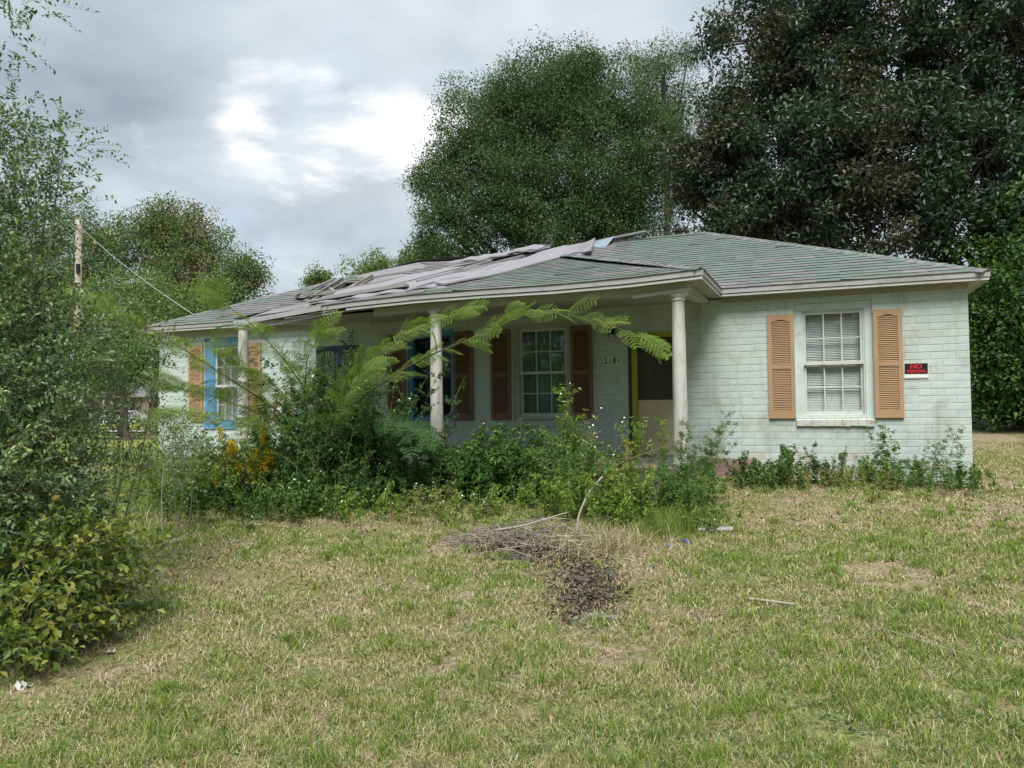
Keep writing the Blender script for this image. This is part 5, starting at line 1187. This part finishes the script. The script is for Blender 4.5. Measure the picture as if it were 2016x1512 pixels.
gm = island_mat('lawn_grass_blade', [(0, (.07, .12, .022)), (.4, (.16, .24, .042)), (.78, (.28, .365, .075)), (.92, (.42, .44, .14)), (1, (.5, .46, .22))], .6, .3, .25)
dm = island_mat('dry_straw_blade', [(0, (.11, .085, .045)), (.35, (.31, .265, .145)), (.75, (.47, .42, .25)), (1, (.66, .62, .45))], .8, .15, .15)
rm = island_mat('reddish_dead_blade', [(0, (.16, .09, .06)), (1, (.33, .22, .15))], .8, .1, .15)
blades('grass', 330000, 501, gm, .025, .065, .0040, lambda x, y, u: (u < sm((greenness(x, y)-.31)/.22)*.88+.08) & (r_bare(x, y, u)), .75, tallfn=lambda x, y: .7+.8*sm((greenness(x, y)-.55)/.35))
blades('dry_grass', 200000, 502, dm, .02, .05, .0030, lambda x, y, u: (u < .60-.36*sm((greenness(x, y)-.45)/.30)) & r_bare(x, y, u), 1.0)
blades('thatch', 230000, 503, dm, .018, .060, .0028, lambda x, y, u: (u < .80-.45*sm((greenness(x, y)-.5)/.3)) & ((bare(x, y) < .35) | (u < .14)), flat=True)
blades('dead_leaf_litter', 30000, 504, rm, .012, .040, .009, lambda x, y, u: u < .75-.6*sm((greenness(x, y)-.3)/.3), flat=True)
def tufts():
    r = np.random.default_rng(521); p, _ = scatter(2600, 522, far=11); x, y = p[:, 0], p[:, 1]; k = (greenness(x, y)+r.normal(size=len(x))*.10 > .44) & (bare(x, y) < .5); x, y = x[k], y[k]
    n = r.integers(14, 60, len(x)); i = np.repeat(np.arange(len(x)), n); m = len(i); rad = r.uniform(.012, .055, len(x))[i]; ht = r.uniform(.045, .12, len(x))[i]
    bx, by = x[i]+r.normal(size=m)*rad, y[i]+r.normal(size=m)*rad; h = ht*r.uniform(.5, 1.05, m); ph = r.uniform(0, 6.28, m); l = np.abs(r.normal(size=m))*.45+.15; th = r.uniform(0, 6.28, m)
    w = .0042*np.clip(np.hypot(bx-CAM.x, by-CAM.y)/4.5, .8, 2.2)*r.uniform(.7, 1.4, m); z = gz2(bx, by)-.004; sd = np.stack([np.cos(th)*w/2, np.sin(th)*w/2, 0*w], 1)
    b_ = np.stack([bx, by, z], 1); md = np.stack([np.cos(ph)*l*h*.35, np.sin(ph)*l*h*.35, h*.6], 1); tp = np.stack([np.cos(ph)*l*h, np.sin(ph)*l*h, h*(1-.25*l)], 1)
    v = np.stack([b_-sd, b_+sd, b_+md+sd*.7, b_+md-sd*.7, b_+tp], 1).reshape(-1, 3); o = np.arange(m)[:, None]*5
    g = G(); g.add(v, o+np.array([0, 1, 2, 3])); g.f.append((o+np.array([3, 2, 4]), 0)); ob = g.build('grass_tufts', gm); ob['kind'] = 'stuff'
tufts()
def ground_cover():
    p, r = scatter(2600, 505); x, y = p[:, 0], p[:, 1]; k = r.random(len(x)) < sm((greenness(x, y)-.25)/.4)*.8+.1; P = []; A = []
    for a, b_ in zip(x[k], y[k]):
        n = r.integers(5, 12); q = np.stack([a+r.normal(size=n)*.045, b_+r.normal(size=n)*.045], 1)
        P.append(np.stack([q[:, 0], q[:, 1], gz2(q[:, 0], q[:, 1])+r.uniform(.006, .03, n)], 1)); th = r.uniform(0, 6.28, n); A.append(np.stack([np.cos(th), np.sin(th), r.uniform(-.1, .5, n)], 1))
    P = np.concatenate(P); g = G(); g.leaves(P, np.concatenate(A), r.uniform(.014, .034, len(P)), r.uniform(.010, .022, len(P)), .1, .1)
    o = g.build('ground_cover', island_mat('low_broad_weed_leaf', [(0, (.06, .12, .045)), (.6, (.11, .18, .07)), (1, (.20, .27, .13))], .5, .25, .35)); o['kind'] = 'stuff'
ground_cover()
def tall_grass(name, label, x, y, n, h, rad, seed, mat, lean=.35, dirx=0):
    r = np.random.default_rng(seed); z0 = float(gz(x, y)); root = thing(name, label, 'grass clump', (x, y, z0))
    g = G(); q = r.normal(size=(n, 2))*rad; hh = h*r.uniform(.5, 1.05, n); ph = r.uniform(0, 6.28, n); l = np.abs(r.normal(size=n))*lean+.08; th = r.uniform(0, 6.28, n); w = r.uniform(.004, .008, n)
    k = 4; t = np.linspace(0, 1, k+1); bx, by = x+q[:, 0], y+q[:, 1]; bzz = gz2(bx, by)-.01
    c = np.stack([bx[:, None]+(np.cos(ph)*l*hh)[:, None]*t**2+dirx*hh[:, None]*t**2, by[:, None]+(np.sin(ph)*l*hh)[:, None]*t**2, bzz[:, None]+hh[:, None]*(t-.30*np.clip(l, 0, 1.2)[:, None]*t**3)], -1)
    s_ = np.stack([np.cos(th), np.sin(th), 0*th], 1)[:, None]*(w[:, None]*(1-t*.92))[..., None]/2
    v = np.stack([c-s_, c+s_], 2).reshape(n, -1, 3); o = np.arange(n)[:, None]*(2*(k+1))
    g.add(v.reshape(-1, 3), np.concatenate([o+np.array([2*i, 2*i+1, 2*i+3, 2*i+2]) for i in range(k)]))
    part('blades', g, mat, root, kind='stuff')
tall_grass('grass_clump', 'bright tall grass clump in front of the right weeds', -3.28, -3.95, 700, .34, .15, 601, gm, .3)
tall_grass('grass_clump', 'straw-coloured long grass spilling right of the dead sticks', -3.72, -4.55, 900, .24, .26, 602, dm, .8)
tall_grass('grass_clump', 'pale long grass under the goldenrod by the left corner', -10.9, -2.7, 800, .55, .35, 603, gm, .6)
tall_grass('grass_clump', 'yellowish arching grass at the left end of the house', -12.2, -1.7, 900, .75, .40, 604, gm, .6)
tall_grass('grass_clump', 'shaggy grass on the left edge of the weedy bed', -9.9, -4.0, 900, .36, .45, 605, gm, .7)
tall_grass('grass_clump', 'knee-high lawn grass behind the loose shrub', -9.3, -5.2, 800, .26, .55, 606, dm, .7)
tall_grass('grass_clump', 'fresh green tuft right of the sticks in the lawn', -2.55, -4.9, 420, .13, .22, 607, gm, .5)
tall_grass('grass_clump', 'green tuft in the middle of the left lawn', -4.9, -5.9, 420, .14, .20, 608, gm, .4)
tall_grass('grass_clump', 'bright lawn patch beyond the shrub towards the road', -15.5, -.5, 2200, .55, 1.5, 609, island_mat('sunny_lawn_blade', [(0, (.17, .20, .05)), (1, (.36, .36, .11))], .6, .3, .2), .6)

# ---------------------------------------------------------------- debris
def stick(name, label, pts, r0, r1, mat='paletwig', cat='stick', group=None, forks=()):
    pts = np.array(pts, float); pts[:, 2] += gz2(pts[:, 0], pts[:, 1])
    o = thing(name, label, cat, tuple(pts[0]), group); g = G(); n = 12; d = np.linspace(0, len(pts)-1, n)
    P = np.stack([np.interp(d, np.arange(len(pts)), pts[:, k]) for k in range(3)], 1); P[1:-1] = (P[:-2]+2*P[1:-1]+P[2:])/4
    g.tube(P, np.linspace(r0, r1, n), 6, 0, True); part('stem', g, M[mat], o, True)
    for i, (t, dv, ln) in enumerate(forks):
        p = P[int(t*(n-1))]; g = G(); e = p+np.array(dv)*ln; g.tube(np.array([p, (p+e)/2+np.array([0, 0, .02]), e]), [r1*1.1, r1*.8, r1*.4], 5, 0, True); part('twig', g, M[mat], o, True)
stick('dead_branch', 'bent pale bare branch standing out of the weeds by the plywood door', [(-4.02, -4.45, .05), (-4.02, -4.4, .22), (-3.95, -4.3, .42), (-3.83, -4.2, .58)], .013, .008, cat='branch')
stick('dead_branch', 'long thin brown stalk lying across the weeds before the door', [(-4.05, -3.2, .50), (-3.8, -3.1, .62), (-3.5, -2.95, .72), (-3.3, -2.85, .76)], .008, .004, 'brownstem', 'branch')
stick('dead_branch', 'forked grey branch on top of the pile of dead sticks', [(-4.75, -4.75, .12), (-4.5, -4.6, .14), (-4.3, -4.45, .20), (-4.15, -4.3, .23)], .012, .006, cat='branch', forks=((.35, (.7, -.5, -.1), .4), (.6, (.9, .2, .05), .35)))
stick('dead_branch', 'short weathered stick lying alone on the right lawn', [(-2.36, -5.93, .03), (-2.24, -5.97, .035), (-2.06, -6.0, .03)], .014, .008, cat='stick')
stick('dead_branch', 'thin straw stalk lying near the right edge of the lawn', [(-1.62, -6.35, .04), (-1.35, -6.55, .03), (-1.1, -6.75, .03)], .004, .003, cat='stick')
def stick_pile():
    root = thing('stick_pile', 'tangled heap of dead brown sticks and stalks before the weeds', 'brush pile', (-4.45, -4.6, float(gz(-4.45, -4.6))))
    r = np.random.default_rng(71)
    for m_, n, cx, cy, sx, sy in (('oldwood', 210, -4.55, -4.55, .42, .26), ('paletwig', 80, -4.3, -4.6, .45, .3), ('straw', 90, -4.0, -4.75, .38, .35)):
        g = G()
        for q in range(n):
            p = np.array([cx+r.normal()*sx, cy+r.normal()*sy, 0]); p[2] = float(gz2(p[0], p[1]))+abs(r.normal())*.09*math.exp(-((p[0]-cx)/sx)**2*.5); th = r.uniform(0, 6.28); ln = r.uniform(.1, .42)
            d = np.array([math.cos(th), math.sin(th)*.8, r.normal()*.22])*ln/2
            a, b_ = p-d, p+d; a[2] = max(a[2], float(gz2(a[0], a[1]))+.005); b_[2] = max(b_[2], float(gz2(b_[0], b_[1]))+.005)
            mm = (a+b_)/2+r.normal(size=3)*.02; g.tube(np.array([a, mm, b_]), [.0045, .004, .0025] if m_ != 'straw' else [.0022]*3, 4)
        part('sticks', g, dm if m_ == 'straw' else M[m_], root, kind='stuff')
stick_pile()
def bark_flake(label, x, y, sx, sy, rot, seed, mat):
    r = np.random.default_rng(seed); z = float(gz(x, y)); o = thing('bark_slab', label, 'bark', (x, y, z)); g = G()
    for q in range(9):
        n = 10; th = np.linspace(0, 6.283, n, endpoint=False); rx, ry = sx*r.uniform(.25, .55), sy*r.uniform(.2, .5); cx, cy = r.normal()*sx*.35, r.normal()*sy*.35
        px = cx+np.cos(th)*rx*r.uniform(.7, 1.2, n); py = cy+np.sin(th)*ry*r.uniform(.7, 1.2, n); c, s_ = math.cos(rot), math.sin(rot)
        X, Y = x+px*c-py*s_, y+px*s_+py*c; zt = gz2(X, Y)+.004+r.uniform(0, .018)+r.uniform(-.006, .006, n); zb = gz2(X, Y)-.005
        v = np.concatenate([np.stack([X, Y, zt], 1), np.stack([X, Y, zb], 1), [[X.mean(), Y.mean(), zt.mean()+.012]]])
        k = (np.arange(n)+1) % n; g.add(v, np.stack([np.arange(n)+n, k+n, k, np.arange(n)], 1)); g.f.append((np.stack([np.arange(n), k, np.full(n, 2*n)], 1)+g.n-(2*n+1), 0))
    part('flakes', g, mat, o, kind='stuff')
def chips():
    r = np.random.default_rng(140); n = 3800; t = r.random(n); x = np.interp(t, [0, .35, .7, 1], [-4.75, -4.15, -3.55, -3.3])+r.normal(size=n)*np.interp(t, [0, .35, .7, 1], [.30, .30, .16, .12]); y = np.interp(t, [0, .35, .7, 1], [-4.75, -5.0, -5.75, -6.55])+r.normal(size=n)*.16
    th = r.uniform(0, 6.28, n); g = G(); P = np.stack([x, y, gz2(x, y)+r.uniform(.002, .022, n)], 1)
    g.leaves(P, np.stack([np.cos(th), np.sin(th)*.7, r.normal(size=n)*.18], 1), r.uniform(.015, .07, n), r.uniform(.008, .028, n), .1, .05)
    o = g.build('bark_debris', island_mat('dark_bark_chip', [(0, (.025, .021, .02)), (.5, (.06, .048, .042)), (.85, (.12, .095, .078)), (1, (.22, .18, .15))], .9, 0, .2)); o['kind'] = 'stuff'
chips()
M['charred'] = painted('charred_bark', (.07, .06, .05), (.03, .027, .024), .7, .9, 12, None, 60, .6)
M['greybark'] = painted('grey_bark', (.17, .17, .18), (.07, .06, .055), .6, .9, 12, None, 60, .6)
bark_flake('broad dark bark slab in the lawn below the stick pile', -3.62, -5.72, .24, .11, -.2, 81, M['charred'])
bark_flake('grey bark slab closest to the camera in the lawn', -3.25, -6.5, .14, .05, .3, 82, M['greybark'])
bark_flake('dark brown bark scrap at the left end of the stick pile', -4.95, -4.8, .22, .12, .1, 83, M['charred'])
bark_flake('small dark bark scrap between stick pile and slab', -4.35, -5.25, .15, .08, .5, 84, M['charred'])
bark_flake('thin dark bark strip left of the grey slab', -3.55, -6.2, .12, .05, .0, 85, M['charred'])
def stone(label, x, y, s, mat, seed):
    r = np.random.default_rng(seed); z = float(gz2(x, y)); g = G(); n, m = 12, 6; v = []
    for i in range(m):
        ph = i/(m-1)*math.pi/2*.98
        for j in range(n):
            th = j/n*6.283; k = 1+r.normal()*.07; v.append((x+s*math.cos(th)*math.cos(ph)*k, y+s*.75*math.sin(th)*math.cos(ph)*k, z-.012+s*.42*math.sin(ph)*k))
    f = [(i*n+j, i*n+(j+1) % n, (i+1)*n+(j+1) % n, (i+1)*n+j) for i in range(m-1) for j in range(n)]
    g.add(v, f); tag(g.build('stone', mat, None, True), label, 'stone', 'stones in the lawn')
st = painted('tan_stone', (.48, .40, .26), (.30, .24, .16), .6, .9, 20, None, 90, .4)
stone('tan stone in the lawn right of the dark bark', -2.82, -6.49, .055, st, 91); stone('pale tan stone in the middle of the right lawn', -1.98, -6.52, .075, st, 92); stone('small pale stone near the right edge of the lawn', -2.0, -7.1, .025, st, 93)
g = G(); zz = float(gz(-2.8, -3.8))
g.hull([(-2.98, -3.84, zz+.02), (-2.98, -3.84, zz+.035), (-2.99, -3.77, zz+.03), (-2.99, -3.77, zz+.045), (-2.66, -3.76, zz+.03), (-2.66, -3.76, zz+.045), (-2.66, -3.70, zz+.05), (-2.66, -3.70, zz+.065)])
tag(g.build('board_scrap', M['board']), 'small pale board scrap on the lawn below the right column', 'board')
def litter(label, x, y, s, seed, col):
    r = np.random.default_rng(seed); z = float(gz2(x, y)); g = G(); n = 13; u = np.linspace(-1, 1, n); U, V = np.meshgrid(u, u); Zc = s*(.25*np.sin(U*3+r.random()*6)+.2*np.sin(V*4+r.random()*6)+r.normal(size=U.shape)*.09)
    v = np.stack([x+U*s, y+V*s*.6, z+.012+Zc], -1).reshape(-1, 3); i = (np.arange(n-1)[:, None]*n+np.arange(n-1)[None]).ravel()
    K = len(v); f = np.stack([i, i+1, i+n+1, i+n], 1)
    g.add(np.concatenate([v, v-np.array([0, 0, .003])]), np.concatenate([f, f[:, ::-1]+K])); tag(g.build('litter', plain('litter_'+str(seed), col, .45), None, True), label, 'litter')
litter('crumpled blue-violet wrapper right of the straw grass', -3.02, -4.28, .05, 95, (.10, .12, .50)); litter('small sky-blue scrap beside the blue-violet wrapper', -3.14, -4.45, .028, 96, (.06, .28, .70))
litter('crumpled pale scrap at the lower left edge under the shrub', -5.9, -8.5, .045, 97, (.42, .42, .39)); litter('small pale scrap at the foot of the yellow-green seedlings', -5.85, -8.0, .025, 98, (.40, .40, .37))

# ---------------------------------------------------------------- pole, wires, and what shows across the left lawn
pole = thing('utility_pole', 'weathered wooden utility pole rising above the left shrubs', 'utility pole', (-29.0, 10.05, float(gz(-29, 10))))
g = G(); g.tube([(-29.0, 10.05, -.3), (-28.99, 10.05, 4), (-28.97, 10.05, 8.75)], [.145, .135, .115], 12, 0, True); part('post', g, M['pole'], pole, True)
g = G(); g.beam((-28.97, 9.9, 8.45), (-28.75, 9.85, 8.5), .05, .05); g.lathe([(0, 8.42), (.05, 8.44), (.06, 8.5), (.04, 8.56), (0, 8.58)], (-28.74, 9.85, 0), 10); part('insulator', g, M['signwhite'], pole, kind='stuff')
g = G(); g.box(-28.93, -28.80, 9.9, 10.0, 6.6, 6.95); part('pole_step', g, M['lampmetal'], pole)
def cable(label, pts, rad=.018, sag=.3):
    o = thing('service_wire', label, 'wire', pts[0]); g = G(); a, b_ = np.array(pts[0]), np.array(pts[-1]); t = np.linspace(0, 1, 24)[:, None]
    P = a+(b_-a)*t-np.array([0, 0, sag])*4*t*(1-t); g.tube(P, rad, 5); part('cable', g, M['wire'], o)
cable('pale service wire sloping from the pole down to the left roof', [(-28.75, 9.85, 8.5), (-13.6, .6, 3.0)], .009, .15)
cable('thin wire running left from the pole behind the tall shrub', [(-28.97, 9.95, 7.9), (-22, -2.2, 6.4)], .014, .3)

def build_car():
    c = thing('parked_car', 'silver car parked across the road, half hidden by the left shrub', 'car', (-68.0, 46.3, float(gz(-68, 46.3))))
    ax = np.array([.93, .37]); nd = np.array([-.37, .93]); o = np.array([-68.0, 46.3]); z0 = float(gz(-68, 46.3))
    def W_(u, w, z): p = o+ax*u+nd*w; return (p[0], p[1], z0+z)
    def prism(prof, w0, w1):
        n = len(prof); v = [W_(u, w0, z) for u, z in prof]+[W_(u, w1, z) for u, z in prof]
        f4 = [(i, (i+1) % n, (i+1) % n+n, i+n) for i in range(n)]; g = G(); g.add(v, f4)
        cen = np.mean(prof, 0); v2 = [W_(cen[0], w0, cen[1]), W_(cen[0], w1, cen[1])]; b_ = g.n; g.v.append(np.array(v2)); g.n += 2
        g.f.append((np.array([((i+1) % n, i, b_) for i in range(n)]+[(i+n, (i+1) % n+n, b_+1) for i in range(n)]), 0)); return g
    body = [(-2.2, .35), (-2.25, .75), (-1.9, .92), (-1.3, .98), (-.7, 1.42), (.7, 1.46), (1.35, 1.0), (2.1, .88), (2.25, .6), (2.2, .32)]
    silver = plain('silver_car_paint', (.45, .46, .47), .3, .5, .3, .03)
    part('body', prism(body, -.85, .85), silver, c)
    wn = [(-1.15, 1.0), (-.65, 1.36), (.62, 1.40), (1.15, 1.02)]
    for w0, w1 in ((-.86, -.852), (.852, .86)): part('window', prism(wn, w0, w1), M['black'], c)
    for u in (-1.4, 1.4):
        for w in (-.8, .62):
            th = np.linspace(0, 6.283, 16, endpoint=False); wh = prism([(u+.33*math.cos(a), .33+.33*math.sin(a)) for a in th], w-.07, w+.12); wo = part('wheel', wh, M['black'], c)
            part('rim', prism([(u+.18*math.cos(a), .33+.18*math.sin(a)) for a in th], w-.08, w-.071), silver, wo)
    for w in (-.6, .6): g = G(); g.hull([W_(u, w+dw, z) for u in (2.12, 2.24) for dw in (-.15, .15) for z in (.68, .82)]); part('headlight', g, M['signwhite'], c)
build_car()
def build_carport():
    c = thing('carport', 'pale flat carport roof on posts glimpsed through the left shrub', 'carport', (-78, 46, float(gz(-78, 46))))
    ax = np.array([.93, .37]); nd = np.array([-.37, .93]); o = np.array([-77.0, 47.5]); z0 = float(gz(-77, 47))
    def bx(u0, u1, w0, w1, za, zb): g = G(); g.hull([(*(o+ax*u+nd*w), z0+z) for u in (u0, u1) for w in (w0, w1) for z in (za, zb)]); return g
    part('roof', bx(-6, 3.4, 0, 6, 3.3, 3.55), plain('pale_metal_roof', (.5, .53, .58), .5), c)
    for u in (-5.7, 3.0):
        for w in (.3, 5.6): part('post', bx(u, u+.16, w, w+.16, 0, 3.3), M['white'], c)
    h = thing('neighbouring_house', 'low brownish neighbouring house behind the carport', 'house', (-80, 54, z0)); 
    part('wall', bx(-12, 8, 7, 14, -.2, 3.0), plain('brown_siding', (.20, .16, .13), .8), h)
    g = G(); q = [(-12.5, 6.6, 3.0), (8.5, 6.6, 3.0), (8.5, 14.4, 3.0), (-12.5, 14.4, 3.0), (-9, 10.5, 4.6), (5, 10.5, 4.6)]
    g.add([(*(o+ax*u+nd*w), z0+z) for u, w, z in q], [(0, 1, 5, 4), (2, 3, 4, 5)]); g.f.append((np.array([(1, 2, 5), (3, 0, 4)]), 0)); part('roof', g, M['shingle_grey'], h)
    for u in (-9, -4, 2): part('window', bx(u, u+1.2, 6.95, 6.999, 1.0, 2.3), M['black'], h)
build_carport()
